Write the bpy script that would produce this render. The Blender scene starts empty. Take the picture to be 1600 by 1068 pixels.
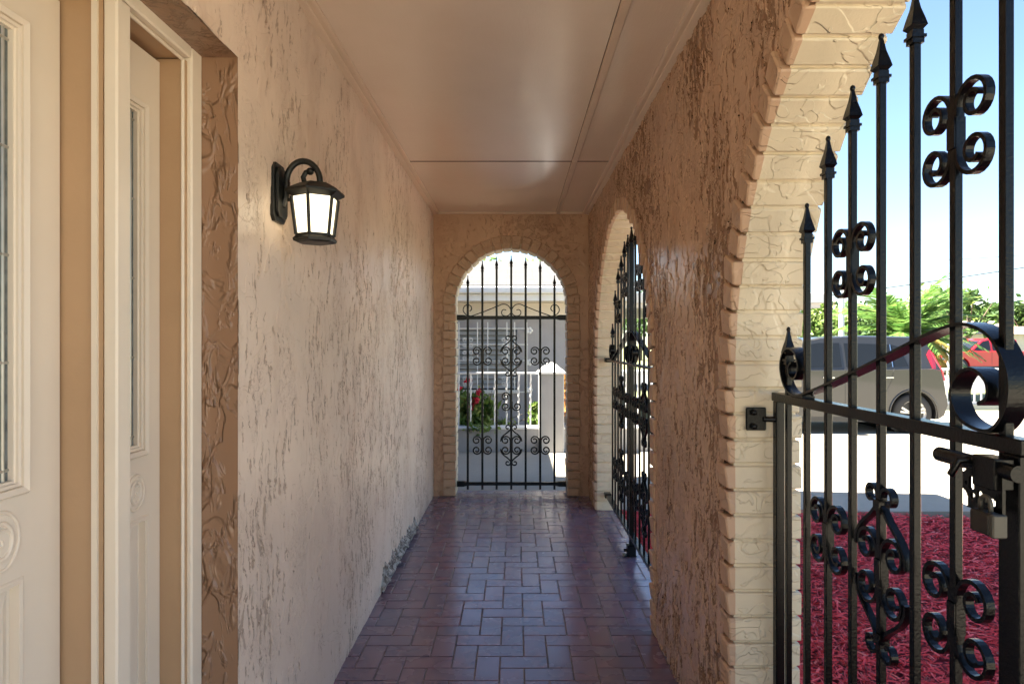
import bpy, bmesh, math, random
import numpy as np
from mathutils import Vector, Matrix

random.seed(7); rng = np.random.default_rng(7)
S = bpy.context.scene
COL = S.collection
EYE = 1.38; F = 1020.0; CX = 806.0; CY = 536.0
GZ = -0.15                      # outdoor ground level, porch floor is z = 0
XL, XR, XO = -0.746, 0.66, 0.865
DB, DBO = 5.9, 6.11             # end wall, inner and outer face
ZC = 2.56

def px(x, y, d):                # photograph pixel (1600 wide) at depth d -> point
    return Vector(((x-CX)*d/F, d, EYE+(CY-y)*d/F))

# ------------------------------------------------------------------ mesh builder
class MB:
    def __init__(s): s.v = []; s.f = []; s.sm = []
    def add(s, vs, fs, smooth=False):
        o = len(s.v); s.v += [tuple(v) for v in vs]
        s.f += [tuple(i+o for i in f) for f in fs]; s.sm += [smooth]*len(fs)
        return s
    def box(s, a, b):
        x0,y0,z0 = [min(p,q) for p,q in zip(a,b)]; x1,y1,z1 = [max(p,q) for p,q in zip(a,b)]
        return s.add([(x0,y0,z0),(x1,y0,z0),(x1,y1,z0),(x0,y1,z0),(x0,y0,z1),(x1,y0,z1),(x1,y1,z1),(x0,y1,z1)],
              [(0,3,2,1),(4,5,6,7),(0,1,5,4),(1,2,6,5),(2,3,7,6),(3,0,4,7)])
    def bbox(s, a, b, r=.004):   # box with chamfered edges
        x0,y0,z0 = [min(p,q) for p,q in zip(a,b)]; x1,y1,z1 = [max(p,q) for p,q in zip(a,b)]
        bm = bmesh.new(); bmesh.ops.create_cube(bm, size=1)
        for v in bm.verts:
            v.co = Vector((x0 if v.co.x<0 else x1, y0 if v.co.y<0 else y1, z0 if v.co.z<0 else z1))
        bmesh.ops.bevel(bm, geom=bm.edges[:], offset=r, segments=1, affect='EDGES')
        s.from_bm(bm); return s
    def from_bm(s, bm, smooth=False, M=None):
        bm.verts.ensure_lookup_table(); bm.verts.index_update()
        vs = [(M @ v.co if M else v.co.copy()) for v in bm.verts]
        fs = [[v.index for v in f.verts] for f in bm.faces]; bm.free()
        return s.add(vs, fs, smooth)
    def tube(s, pts, r, n=8, cap=True, smooth=True):
        pts = [Vector(p) for p in pts]; rs = r if isinstance(r,(list,tuple)) else [r]*len(pts)
        vs = []; fs = []; ref = None
        for i,p in enumerate(pts):
            t = (pts[min(i+1,len(pts)-1)]-pts[max(i-1,0)]).normalized()
            if ref is None:
                ref = Vector((0,0,1)) if abs(t.z)<.9 else Vector((1,0,0))
            a = t.cross(ref).normalized(); b = a.cross(t).normalized(); ref = b
            for k in range(n):
                q = 2*math.pi*k/n
                vs.append(p+(a*math.cos(q)+b*math.sin(q))*rs[i])
        for i in range(len(pts)-1):
            for k in range(n):
                fs.append((i*n+k, i*n+(k+1)%n, (i+1)*n+(k+1)%n, (i+1)*n+k))
        s.add(vs, fs, smooth)
        if cap:
            m = len(pts)-1
            s.add(vs[:n], [tuple(range(n))]); s.add(vs[m*n:], [tuple(reversed(range(n)))])
        return s
    def lathe(s, prof, c=(0,0,0), n=16, axis='z', smooth=True, rot=0, cap=True):
        vs = []; fs = []
        for (r,h) in prof:
            for k in range(n):
                q = 2*math.pi*k/n+rot; a,b = r*math.cos(q), r*math.sin(q)
                p = (a,b,h) if axis=='z' else ((a,h,b) if axis=='y' else (h,a,b))
                vs.append((p[0]+c[0],p[1]+c[1],p[2]+c[2]))
        for i in range(len(prof)-1):
            for k in range(n):
                fs.append((i*n+k, i*n+(k+1)%n, (i+1)*n+(k+1)%n, (i+1)*n+k))
        s.add(vs, fs, smooth)
        if cap: s.add(vs[:n], [tuple(reversed(range(n)))]); s.add(vs[-n:], [tuple(range(n))])
        return s
    def prism(s, poly, h0, h1, place):     # extrude 2D polygon; place(u,v,h)->xyz
        n = len(poly)
        vs = [place(u,v,h0) for u,v in poly]+[place(u,v,h1) for u,v in poly]
        fs = [tuple(range(n))[::-1], tuple(range(n,2*n))]+[(i,(i+1)%n,n+(i+1)%n,n+i) for i in range(n)]
        return s.add(vs, fs)
    def ribbon(s, pts, w, t, place):       # flat bar bent along 2D pts; w along normal h, t in plane
        pts = [Vector((p[0],p[1])) for p in pts]; n = len(pts); vs = []; fs = []
        for i,p in enumerate(pts):
            tg = (pts[min(i+1,n-1)]-pts[max(i-1,0)]).normalized(); nn = Vector((-tg.y,tg.x))*t/2
            for q,h in ((p+nn,-w/2),(p-nn,-w/2),(p-nn,w/2),(p+nn,w/2)): vs.append(place(q.x,q.y,h))
        for i in range(n-1):
            for k in range(4):
                fs.append((i*4+k,i*4+(k+1)%4,(i+1)*4+(k+1)%4,(i+1)*4+k))
        fs += [(3,2,1,0),tuple(n*4-4+k for k in range(4))]
        return s.add(vs, fs)
    def build(s, name, mat, parent=None, bevel=0, fix=True):
        me = bpy.data.meshes.new(name); me.from_pydata(s.v, [], s.f); 
        for p,sm in zip(me.polygons, s.sm): p.use_smooth = sm
        if fix:
            bm = bmesh.new(); bm.from_mesh(me); bmesh.ops.recalc_face_normals(bm, faces=bm.faces[:]); bm.to_mesh(me); bm.free()
        me.materials.append(mat); me.update()
        o = bpy.data.objects.new(name, me); COL.objects.link(o)
        if parent is not None:
            w = wloc(parent); o.parent = parent
            me.transform(Matrix.Translation(-w))
        if bevel:
            m = o.modifiers.new('bevel','BEVEL'); m.width = bevel; m.segments = 2; m.limit_method = 'ANGLE'
        return o

def wloc(o):
    p = Vector(o.location)
    while o.parent: o = o.parent; p += Vector(o.location)
    return p
def np_mesh(name, V, Fq, mat, parent=None, smooth=False, attr=None):
    me = bpy.data.meshes.new(name); V = np.asarray(V, np.float32); Fq = np.asarray(Fq, np.int32)
    n = Fq.shape[1]
    me.vertices.add(len(V)); me.vertices.foreach_set('co', V.ravel())
    me.loops.add(Fq.size); me.loops.foreach_set('vertex_index', Fq.ravel())
    me.polygons.add(len(Fq)); me.polygons.foreach_set('loop_start', np.arange(0,Fq.size,n,dtype=np.int32))
    me.polygons.foreach_set('loop_total', np.full(len(Fq),n,np.int32))
    me.polygons.foreach_set('use_smooth', np.full(len(Fq),smooth))
    me.update(calc_edges=True); me.materials.append(mat)
    o = bpy.data.objects.new(name, me); COL.objects.link(o)
    if parent is not None:
        w = wloc(parent); o.parent = parent; me.transform(Matrix.Translation(-w))
    return o
def thing(name, label, cat, loc=(0,0,0), group=None):
    o = bpy.data.objects.new(name, None); COL.objects.link(o); o.location = loc; o.empty_display_size = .1
    return tag(o, label, cat, group)
def tag(o, label, cat, group=None):
    o['label'] = label; o['category'] = cat
    if group: o['group'] = group
    return o
def struct(o, kind='structure', label=None, cat=None):
    o['kind'] = kind
    if label: o['label'] = label; o['category'] = cat
    return o
def copy_tree(o, loc=None, label=None, parent=None):
    c = o.copy(); COL.objects.link(c)
    if parent is not None: c.parent = parent
    if loc is not None: c.location = loc
    if label: c['label'] = label
    for ch in list(o.children): copy_tree(ch, parent=c)
    return c

# ------------------------------------------------------------------ materials
class NT:
    def __init__(s, name):
        s.m = bpy.data.materials.new(name); s.m.use_nodes = True
        s.t = s.m.node_tree; s.b = s.t.nodes['Principled BSDF']; s.o = s.t.nodes['Material Output']
        s.geo = None
    def n(s, typ, **kw):
        nd = s.t.nodes.new(typ)
        for k,v in kw.items(): setattr(nd,k,v)
        return nd
    def l(s, a, b): s.t.links.new(a,b)
    def pos(s):
        if not s.geo: s.geo = s.n('ShaderNodeNewGeometry')
        return s.geo.outputs['Position']
    def scaled(s, sc, src=None, off=(0,0,0)):
        mp = s.n('ShaderNodeMapping'); mp.inputs['Scale'].default_value = sc; mp.inputs['Location'].default_value = off
        s.l(src or s.pos(), mp.inputs['Vector']); return mp.outputs[0]
    def noise(s, vec, scale, detail=3, rough=.55, dist=0):
        nd = s.n('ShaderNodeTexNoise'); nd.inputs['Scale'].default_value = scale; nd.inputs['Detail'].default_value = detail
        nd.inputs['Roughness'].default_value = rough; nd.inputs['Distortion'].default_value = dist
        s.l(vec, nd.inputs['Vector']); return nd.outputs['Fac']
    def math(s, op, a, b=None, clamp=False):
        nd = s.n('ShaderNodeMath', operation=op, use_clamp=clamp)
        for i,x in enumerate((a,b)):
            if x is None: continue
            if isinstance(x,(int,float)): nd.inputs[i].default_value = x
            else: s.l(x, nd.inputs[i])
        return nd.outputs[0]
    def ramp(s, x, a, b, lo=0., hi=1., smooth=True):
        nd = s.n('ShaderNodeMapRange', interpolation_type='SMOOTHSTEP' if smooth else 'LINEAR')
        s.l(x, nd.inputs[0]); nd.inputs[1].default_value=a; nd.inputs[2].default_value=b
        nd.inputs[3].default_value=lo; nd.inputs[4].default_value=hi; return nd.outputs[0]
    def mix(s, fac, a, b):
        nd = s.n('ShaderNodeMix', data_type='RGBA')
        if isinstance(fac,(int,float)): nd.inputs[0].default_value=fac
        else: s.l(fac, nd.inputs[0])
        for i,x in ((6,a),(7,b)):
            if isinstance(x,tuple): nd.inputs[i].default_value=(*x,1)
            else: s.l(x, nd.inputs[i])
        return nd.outputs[2]
    def col(s, c):
        if isinstance(c,tuple): s.b.inputs['Base Color'].default_value=(*c,1)
        else: s.l(c, s.b.inputs['Base Color'])
        return s
    def set(s, rough=None, metal=None, spec=None, coat=None, trans=None, em=None, ems=None, coatr=None):
        for k,v in (('Roughness',rough),('Metallic',metal),('Specular IOR Level',spec),('Coat Weight',coat),('Transmission Weight',trans),('Emission Strength',ems),('Coat Roughness',coatr)):
            if v is None: continue
            if isinstance(v,(int,float)): s.b.inputs[k].default_value=v
            else: s.l(v, s.b.inputs[k])
        if em: s.b.inputs['Emission Color'].default_value=(*em,1)
        return s
    def bump(s, h, dist=.002, strength=1.):
        nd = s.n('ShaderNodeBump'); nd.inputs['Distance'].default_value=dist; nd.inputs['Strength'].default_value=strength
        s.l(h, nd.inputs['Height']); s.l(nd.outputs[0], s.b.inputs['Normal']); return s
    def disp(s, h, scale):
        nd = s.n('ShaderNodeDisplacement'); nd.inputs['Scale'].default_value=scale; nd.inputs['Midlevel'].default_value=0
        s.l(h, nd.inputs['Height']); s.l(nd.outputs[0], s.o.inputs['Displacement']); s.m.displacement_method='BOTH'; return s

def simple(name, c, rough=.5, var=.0, bscale=0, bdist=.001, **kw):
    t = NT(name)
    if var:
        f = t.noise(t.pos(), 3.1, 5, .6)
        t.col(t.mix(t.ramp(f,.3,.7), tuple(x*(1-var) for x in c), tuple(min(1,x*(1+var)) for x in c)))
    else: t.col(c)
    t.set(rough=rough, **kw)
    if bscale: t.bump(t.noise(t.pos(), bscale, 4, .6), bdist)
    return t.m

TAN = (.68,.455,.30)
TAN2 = (.36,.215,.135)
def stucco(name, base, axis_stretch=.22, amp=.0045, sc=1.0, rough=.36, hi=.475, pit_k=.62, lo=.36):
    """skip-trowelled, vertically dragged stucco under semi-gloss paint"""
    t = NT(name)
    warp = t.n('ShaderNodeTexNoise'); warp.inputs['Scale'].default_value=4.0*sc; warp.inputs['Detail'].default_value=2
    t.l(t.pos(), warp.inputs['Vector'])
    wv = t.n('ShaderNodeVectorMath', operation='MULTIPLY_ADD'); t.l(warp.outputs['Color'], wv.inputs[0])
    wv.inputs[1].default_value=(.10/sc,)*3; t.l(t.pos(), wv.inputs[2]); P = wv.outputs[0]
    big = t.noise(t.scaled((1.5,1.5,.6)), 1.3*sc, 2, .5)                    # where the trowel dragged more
    a = t.noise(t.scaled((1,1,axis_stretch),P), 46*sc, 4, .6, .5)           # long drags
    b = t.noise(t.scaled((1,1,.55),P,(3,7,1)), 58*sc, 2, .5, 1.2)             # short squiggles
    ln = lambda x, w: t.ramp(t.math('ABSOLUTE', t.math('SUBTRACT', x, .5)), 0, w, 1, 0)
    thr = t.ramp(big,.38,.62,lo,hi)
    pit_a = t.ramp(t.math('SUBTRACT', thr, a), 0., .04, 0, 1)
    mask = t.ramp(t.noise(t.scaled((1,1,.5),None,(5,2,9)), 7*sc, 3, .6), .47,.62)
    pit_b = t.math('MULTIPLY', ln(b,.022), mask)
    pits = t.math('MAXIMUM', t.math('MULTIPLY',pit_a,1.), t.math('MULTIPLY',pit_b,.62))
    fine = t.noise(t.scaled((1,1,.6)), 120*sc, 3, .6)
    soft = t.noise(t.scaled((1,1,.5),P), 11*sc, 3, .5)
    h = t.math('SUBTRACT', t.math('ADD', t.math('MULTIPLY',soft,.55), t.math('MULTIPLY',fine,.10)), pits)
    pe = t.noise(t.scaled((1,1,1.25),P,(8,1,4)), 5.5*sc, 2, .45, .6)
    h = t.math('ADD', h, t.math('MULTIPLY', t.math('ADD', t.ramp(pe,.47,.48), t.ramp(pe,.58,.59)), .38))
    t.disp(h, amp)
    pit_tone = t.math('MULTIPLY', pits, pit_k)  # pits take a darker colour than the face
    tone = t.mix(t.ramp(t.noise(t.pos(),1.7,4,.6),.3,.7), tuple(x*.90 for x in base), tuple(x*1.06 for x in base))
    worn = t.math('MULTIPLY', t.ramp(t.noise(t.scaled((1,1,.45),P,(2,9,3)), 3.2*sc, 6, .68), .50,.66), .34)
    tone = t.mix(worn, tone, tuple(x*y for x,y in zip(base,(.62,.50,.42))))
    t.col(t.mix(pit_tone, tone, tuple(x*y for x,y in zip(base,(.33,.245,.18)))))
    t.set(rough=t.math('ADD', t.math('MULTIPLY',fine,.2), rough-.1), spec=.5)
    return t.m
M = {}
M['wall'] = stucco('dragged_stucco_paint_lit', (.80,.655,.54), hi=.463, lo=.35, pit_k=.55)  # left wall: porch tan made paler, daylight put into the colour
M['wall_r'] = stucco('dragged_stucco_paint_heavy_shaded', (.62,.40,.26), hi=.55, lo=.415, amp=.0065, rough=.22, pit_k=.72)  # right wall: same porch paint, its shade put into a darker tan
M['wall_end'] = stucco('stucco_paint_end_shaded', (.56,.35,.215), .8, .004, .6, pit_k=.25)  # end wall: same porch paint, darkened to stand in for shade
def brickpaint(name, base, k=.8, d=.0034):
    t = NT(name)
    w = t.noise(t.pos(), 9*k, 2, .5, .8)
    e = t.noise(t.scaled((1,1.0,1.3)), 16*k, 2, .5, 1.0)
    plate = t.math('ADD', t.math('MULTIPLY',t.ramp(e,.53,.56),.8), t.math('MULTIPLY', t.ramp(w,.52,.56), .7))
    fine = t.noise(t.pos(), 130, 3, .6)
    t.bump(t.math('ADD', plate, t.math('MULTIPLY',fine,.3)), d, 1.)
    tone = t.ramp(t.noise(t.pos(), 2.3, 4, .6), .3,.7)
    t.col(t.mix(tone, tuple(x*.93 for x in base), base)).set(rough=.5)
    return t.m
M['brick_cream'] = brickpaint('cream_painted_brick', (.72,.61,.43))
t = NT('trowelled_reveal_paint_shaded'); a_=t.noise(t.scaled((1,1,.4)),26,3,.55,.5); b_=t.noise(t.scaled((1,1,.5)),13,3,.5,.8)
t.col((.30,.175,.105)).set(rough=.26).bump(t.math('ADD',t.math('MULTIPLY',t.ramp(a_,.50,.66),.9),t.math('MULTIPLY',t.ramp(b_,.48,.56),.8)),.009,1.); M['reveal']=t.m  # same paint as the walls, with the reveal's shade in the colour
M['brick_tan'] = brickpaint('tan_painted_brick', (.56,.365,.235))
M['brick_end'] = brickpaint('light_tan_painted_brick', (.52,.34,.215))
t = NT('ceiling_paint')
g = t.noise(t.scaled((9,1.1,9)), 10, 4, .6, 1.5)
t.bump(t.math('ADD', g, t.math('MULTIPLY', t.noise(t.pos(), 60, 3), .25)), .0012, .6)
t.col(t.mix(t.ramp(t.noise(t.pos(),2,4),.3,.7),(.82,.665,.525),(.86,.71,.57))).set(rough=.24,spec=.7,coat=.5,coatr=.22); M['ceil'] = t.m
M['batten'] = simple('batten_paint',(.74,.58,.44),.38,.05,60,.0008)
M['gap'] = simple('gap_shade',(.09,.055,.035),.8)  # dark colour standing in for shade inside the ceiling gaps
M['trim'] = simple('cream_trim_paint',(.80,.71,.585),.36,.03,45,.0006)
M['door'] = simple('off_white_door_paint',(.78,.695,.58),.34,.02,50,.0003)
M['jamb'] = simple('tan_jamb_paint',(.47,.31,.18),.4,.05,40,.0006)
M['iron'] = simple('black_iron_paint',(.0022,.0022,.0025),.22,.25,170,.0008,spec=.24)
M['lantern'] = simple('dark_bronze',(.009,.0095,.0085),.42,.2,200,.0003,metal=.25)
t = NT('leaded_glass'); v = t.noise(t.pos(), 35, 2)
t.col(t.mix(t.ramp(v,.35,.65),(.09,.11,.115),(.16,.185,.19))).set(rough=.16,spec=.7).bump(v,.002); M['glass'] = t.m
M['lead'] = simple('lead_came',(.45,.44,.40),.35,.2,metal=.7)
t = NT('lit_lamp_glass'); t.col((.85,.8,.66)).set(rough=.5,em=(1,.84,.55),ems=.3); M['lampglass']=t.m
# tiles
t = NT('glazed_quarry_tile')
ri = t.n('ShaderNodeNewGeometry').outputs['Random Per Island']
cr = t.n('ShaderNodeValToRGB'); t.l(ri, cr.inputs[0]); els = cr.color_ramp.elements
els[0].color=(.185,.112,.165,1); els[1].color=(.165,.13,.20,1)
for p,c in ((.25,(.215,.118,.16,1)),(.5,(.17,.12,.185,1)),(.75,(.225,.135,.175,1))):
    e = els.new(p); e.color=c
n1 = t.noise(t.pos(), 5, 4, .6)
t.col(t.mix(t.ramp(n1,.35,.7,0,.5), cr.outputs[0], (.125,.10,.155)))
t.set(rough=t.ramp(t.noise(t.pos(),7,3,.5),.3,.7,.22,.30), spec=.6, coat=.35, coatr=.2).bump(t.noise(t.pos(),14,2),.0004,.3); M['tile']=t.m
M['grout'] = simple('grout',(.15,.12,.12),.85,.25,200,.001)
# outdoor
def concrete(name,c,sc=1):
    t = NT(name); a=t.noise(t.pos(),.6*sc,5,.6); b=t.noise(t.pos(),30*sc,4,.7)
    c1 = t.mix(t.ramp(a,.3,.7), tuple(x*.88 for x in c), tuple(x*1.06 for x in c))
    t.col(t.mix(t.ramp(b,.35,.75,0,.35), c1, tuple(x*.7 for x in c))).set(rough=.9).bump(t.math('ADD',b,t.noise(t.pos(),200,2)),.002); return t.m
M['concrete']=concrete('driveway_concrete',(.36,.32,.25))
M['kerb']=concrete('grey_concrete',(.40,.39,.37))
M['asphalt']=concrete('asphalt',(.11,.11,.115))
t = NT('lawn_ground'); t.col(t.mix(t.ramp(t.noise(t.pos(),1.5,6,.7),.35,.65),(.10,.13,.045),(.21,.19,.10))).set(rough=.95).bump(t.noise(t.pos(),60,4,.7),.02); M['lawn']=t.m
M['soil']=simple('mulch_soil',(.2,.015,.025),.9,.4,40,.02)
t = NT('red_mulch'); rr=t.n('ShaderNodeNewGeometry').outputs['Random Per Island']; cr=t.n('ShaderNodeValToRGB'); t.l(rr,cr.inputs[0]); els=cr.color_ramp.elements
els[0].color=(.12,.03,.02,1); els[1].color=(.78,.24,.20,1)
for p,c in ((.08,(.34,.014,.016,1)),(.25,(.62,.028,.034,1)),(.7,(.78,.055,.062,1)),(.93,(.84,.11,.11,1))):
    e=els.new(p); e.color=c
t.col(cr.outputs[0]).set(rough=.7); M['mulch']=t.m
def leafmat(name, cols):
    t = NT(name); rr=t.n('ShaderNodeNewGeometry').outputs['Random Per Island']; cr=t.n('ShaderNodeValToRGB'); t.l(rr,cr.inputs[0]); els=cr.color_ramp.elements
    els[0].color=(*cols[0],1); els[1].color=(*cols[-1],1)
    for i,c in enumerate(cols[1:-1]): e=els.new((i+1)/(len(cols)-1)); e.color=(*c,1)
    t.col(cr.outputs[0]).set(rough=.5)
    tr = t.n('ShaderNodeBsdfTranslucent'); t.l(cr.outputs[0], tr.inputs[0]); ad=t.n('ShaderNodeMixShader'); ad.inputs[0].default_value=.35
    t.l(t.b.outputs[0],ad.inputs[1]); t.l(tr.outputs[0],ad.inputs[2]); t.l(ad.outputs[0],t.o.inputs['Surface']); return t.m
M['leaf']=leafmat('tree_leaf',[(.035,.075,.018),(.06,.12,.025),(.10,.16,.04)])
M['leafb']=leafmat('bright_leaf',[(.06,.13,.02),(.12,.20,.035),(.22,.27,.07)])
M['palm']=leafmat('palm_leaf',[(.06,.15,.03),(.11,.22,.045),(.2,.28,.07)])
M['palmdry']=leafmat('dry_palm_leaf',[(.30,.20,.04),(.36,.26,.07),(.22,.2,.05)])
M['rose']=leafmat('rose_petal',[(.5,.01,.03),(.6,.03,.08)])
M['croton']=leafmat('yellow_leaf',[(.5,.3,.04),(.4,.12,.03),(.55,.42,.08)])
M['bark']=simple('bark',(.10,.075,.05),.9,.3,60,.01)
M['white']=simple('white_paint',(.64,.64,.62),.45,.03)
M['nwall']=simple('neighbour_grey_wall',(.30,.295,.31),.8,.05,80,.002)
M['cream_ext']=simple('cream_frieze',(.60,.55,.48),.6,.04)
M['louvre']=simple('louvre_grey',(.42,.42,.40),.5,.05)
M['pane']=simple('dark_window',(.05,.055,.06),.15)
M['lowwall']=simple('grey_render',(.33,.325,.32),.85,.08,40,.004)
t = NT('shingle'); br=t.n('ShaderNodeTexBrick'); br.inputs['Scale'].default_value=1; br.inputs['Brick Width'].default_value=.32; br.inputs['Row Height'].default_value=.14; br.inputs['Mortar Size'].default_value=.006
t.l(t.pos(), br.inputs['Vector'])
br.inputs['Color1'].default_value=(.062,.06,.056,1); br.inputs['Color2'].default_value=(.078,.076,.072,1); br.inputs['Mortar'].default_value=(.04,.04,.038,1)
t.col(br.outputs['Color']).set(rough=.9).bump(t.math('ADD',t.noise(t.scaled((1,1,1)),14,3,.6,1.5),t.math('MULTIPLY',br.outputs['Fac'],-.6)),.02); M['shingle']=t.m
M['carpaint']=simple('grey_car_paint',(.024,.0236,.0232),.33,.02,metal=.1,coat=.6,coatr=.05)
M['red']=simple('red_car_paint',(.55,.012,.02),.35,.02,coat=1.,coatr=.05)
M['carglass']=simple('car_glass',(.012,.014,.016),.06,spec=.35)
M['rubber']=simple('tyre_rubber',(.022,.022,.022),.75,.1)
M['alloy']=simple('alloy_rim',(.55,.55,.55),.3,.05,metal=.8)
M['black']=simple('black_plastic',(.02,.02,.02),.5)
M['tail']=simple('red_lens',(.42,.01,.025),.12,coat=1.)
M['chrome']=simple('chrome',(.7,.7,.7),.15,metal=1.)
M['brass']=simple('worn_brass',(.02,.015,.010),.5,.25,metal=.2)
M['steel']=simple('brushed_steel',(.07,.066,.055),.5,.15,metal=.5)
M['roofred']=simple('tan_roof',(.50,.38,.28),.85,.1,20,.02)
M['sign']=simple('teal_sign',(.02,.22,.28),.4)

# ------------------------------------------------------------------ camera, world, sun
cam = bpy.data.cameras.new('camera'); co = bpy.data.objects.new('camera', cam); COL.objects.link(co); S.camera = co
co.location = (0,0,EYE); co.rotation_euler = (math.pi/2,0,0)
cam.sensor_width = 36; cam.lens = F/1600*36; cam.shift_x = -6/1600; cam.shift_y = 2/1600; cam.clip_end = 2000; cam.clip_start = .02
SUN = Vector((-2.68,.22,2.9)).normalized()
elev = math.asin(SUN.z); az = math.atan2(SUN.x, SUN.y)
W = bpy.data.worlds.new('World'); S.world = W; W.use_nodes = True
wt = W.node_tree; sky = wt.nodes.new('ShaderNodeTexSky'); sky.sky_type='NISHITA'; sky.sun_disc=False
sky.sun_elevation=elev; sky.sun_rotation=az; sky.air_density=1.0; sky.dust_density=.5; sky.ozone_density=3.0
wt.links.new(sky.outputs[0], wt.nodes['Background'].inputs[0]); wt.nodes['Background'].inputs[1].default_value=.031
sl = bpy.data.lights.new('sun','SUN'); so = bpy.data.objects.new('sun',sl); COL.objects.link(so)
sl.energy=4.3; sl.angle=math.radians(.5); sl.color=(1,.93,.82); so.rotation_euler = SUN.to_track_quat('Z','Y').to_euler()
S.view_settings.view_transform='Standard'; S.view_settings.look='None'; S.view_settings.exposure=3.6; S.view_settings.gamma=1
S.render.engine='CYCLES'; S.cycles.use_denoising=True; S.cycles.max_bounces=12; S.cycles.diffuse_bounces=8; S.cycles.glossy_bounces=4

# ------------------------------------------------------------------ the house
H = thing('house','single storey house with tan dragged stucco porch, low plank ceiling and brick arches','house',(0,0,0))

ARCH = [ (1.0, 1.0, 1.24), (4.27, 1.12, 1.105) ]   # centre depth, radius, spring height (right wall)
BX, BR, BZ = -.04, .503, 1.73                          # end wall arch
def in_arch(u, v, c, r, zs): return (np.abs(u-c)<r) & ((v<zs) | ((u-c)**2+(v-zs)**2<r*r))

def grid(name, us, vs, place, mat, parent, hole=None):
    U,Vv = np.meshgrid(us,vs); nu,nv=len(us),len(vs)
    P = place(U.ravel(),Vv.ravel())
    i = np.arange(nu*nv).reshape(nv,nu)
    q = np.stack([i[:-1,:-1],i[:-1,1:],i[1:,1:],i[1:,:-1]],-1).reshape(-1,4)
    if hole is not None:
        cu = U.ravel()[q].mean(1); cv = Vv.ravel()[q].mean(1); q = q[~hole(cu,cv)]
    used = np.unique(q); re = -np.ones(nu*nv,int); re[used]=np.arange(len(used))
    return np_mesh(name, P[used], re[q], mat, parent, smooth=True)
def lin(a,b,s): return np.linspace(a,b,max(2,int(round(abs(b-a)/s))+1))
ST=.0065
left = lambda u,v: np.stack([np.full_like(u,XL),u,v],-1)
grid('wall', lin(1.745,5.93,ST), lin(-.01,2.58,ST), lambda u,v: left(u,v)[:, :], M['wall'], H)     # normal +x
right = lambda u,v: np.stack([np.full_like(u,XR),-u,v],-1)
hr = lambda u,v: in_arch(-u,v,ARCH[0][0],ARCH[0][1]+.05,ARCH[0][2]) | in_arch(-u,v,ARCH[1][0],ARCH[1][1]+.05,ARCH[1][2])
o = grid('wall', lin(-5.93,.45,ST), lin(-.01,2.58,ST), right, M['wall_r'], H, hr); o['label']='arcade wall of dragged stucco with shade put into its tan paint'
he = lambda u,v: in_arch(u,v,BX,BR+.05,BZ)
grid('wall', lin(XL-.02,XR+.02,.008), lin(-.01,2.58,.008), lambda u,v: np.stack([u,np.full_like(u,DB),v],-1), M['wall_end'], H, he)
# outer faces
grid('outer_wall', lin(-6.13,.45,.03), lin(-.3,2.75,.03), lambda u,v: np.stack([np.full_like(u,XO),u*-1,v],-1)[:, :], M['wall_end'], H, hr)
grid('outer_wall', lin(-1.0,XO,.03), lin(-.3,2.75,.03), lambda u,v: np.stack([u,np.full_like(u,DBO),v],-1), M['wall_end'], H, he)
MB().box((XR,.9,-.3),(XO,.92,2.75)).box((XR-.001,.9,2.6),(XO-.01,-6.1,2.62)).build('wall_core',M['wall_end'],H) if False else None
mb=MB(); mb.box((XR+.002,-.455,-.2),(XO-.002,-.45,2.75)); mb.box((XR+.004,-.45,2.585),(XO-.004,6.1,2.74)); mb.box((-1.0,DB+.004,2.585),(XR,DBO-.004,2.74))
mb.build('wall_top',M['wall_end'],H)

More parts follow.
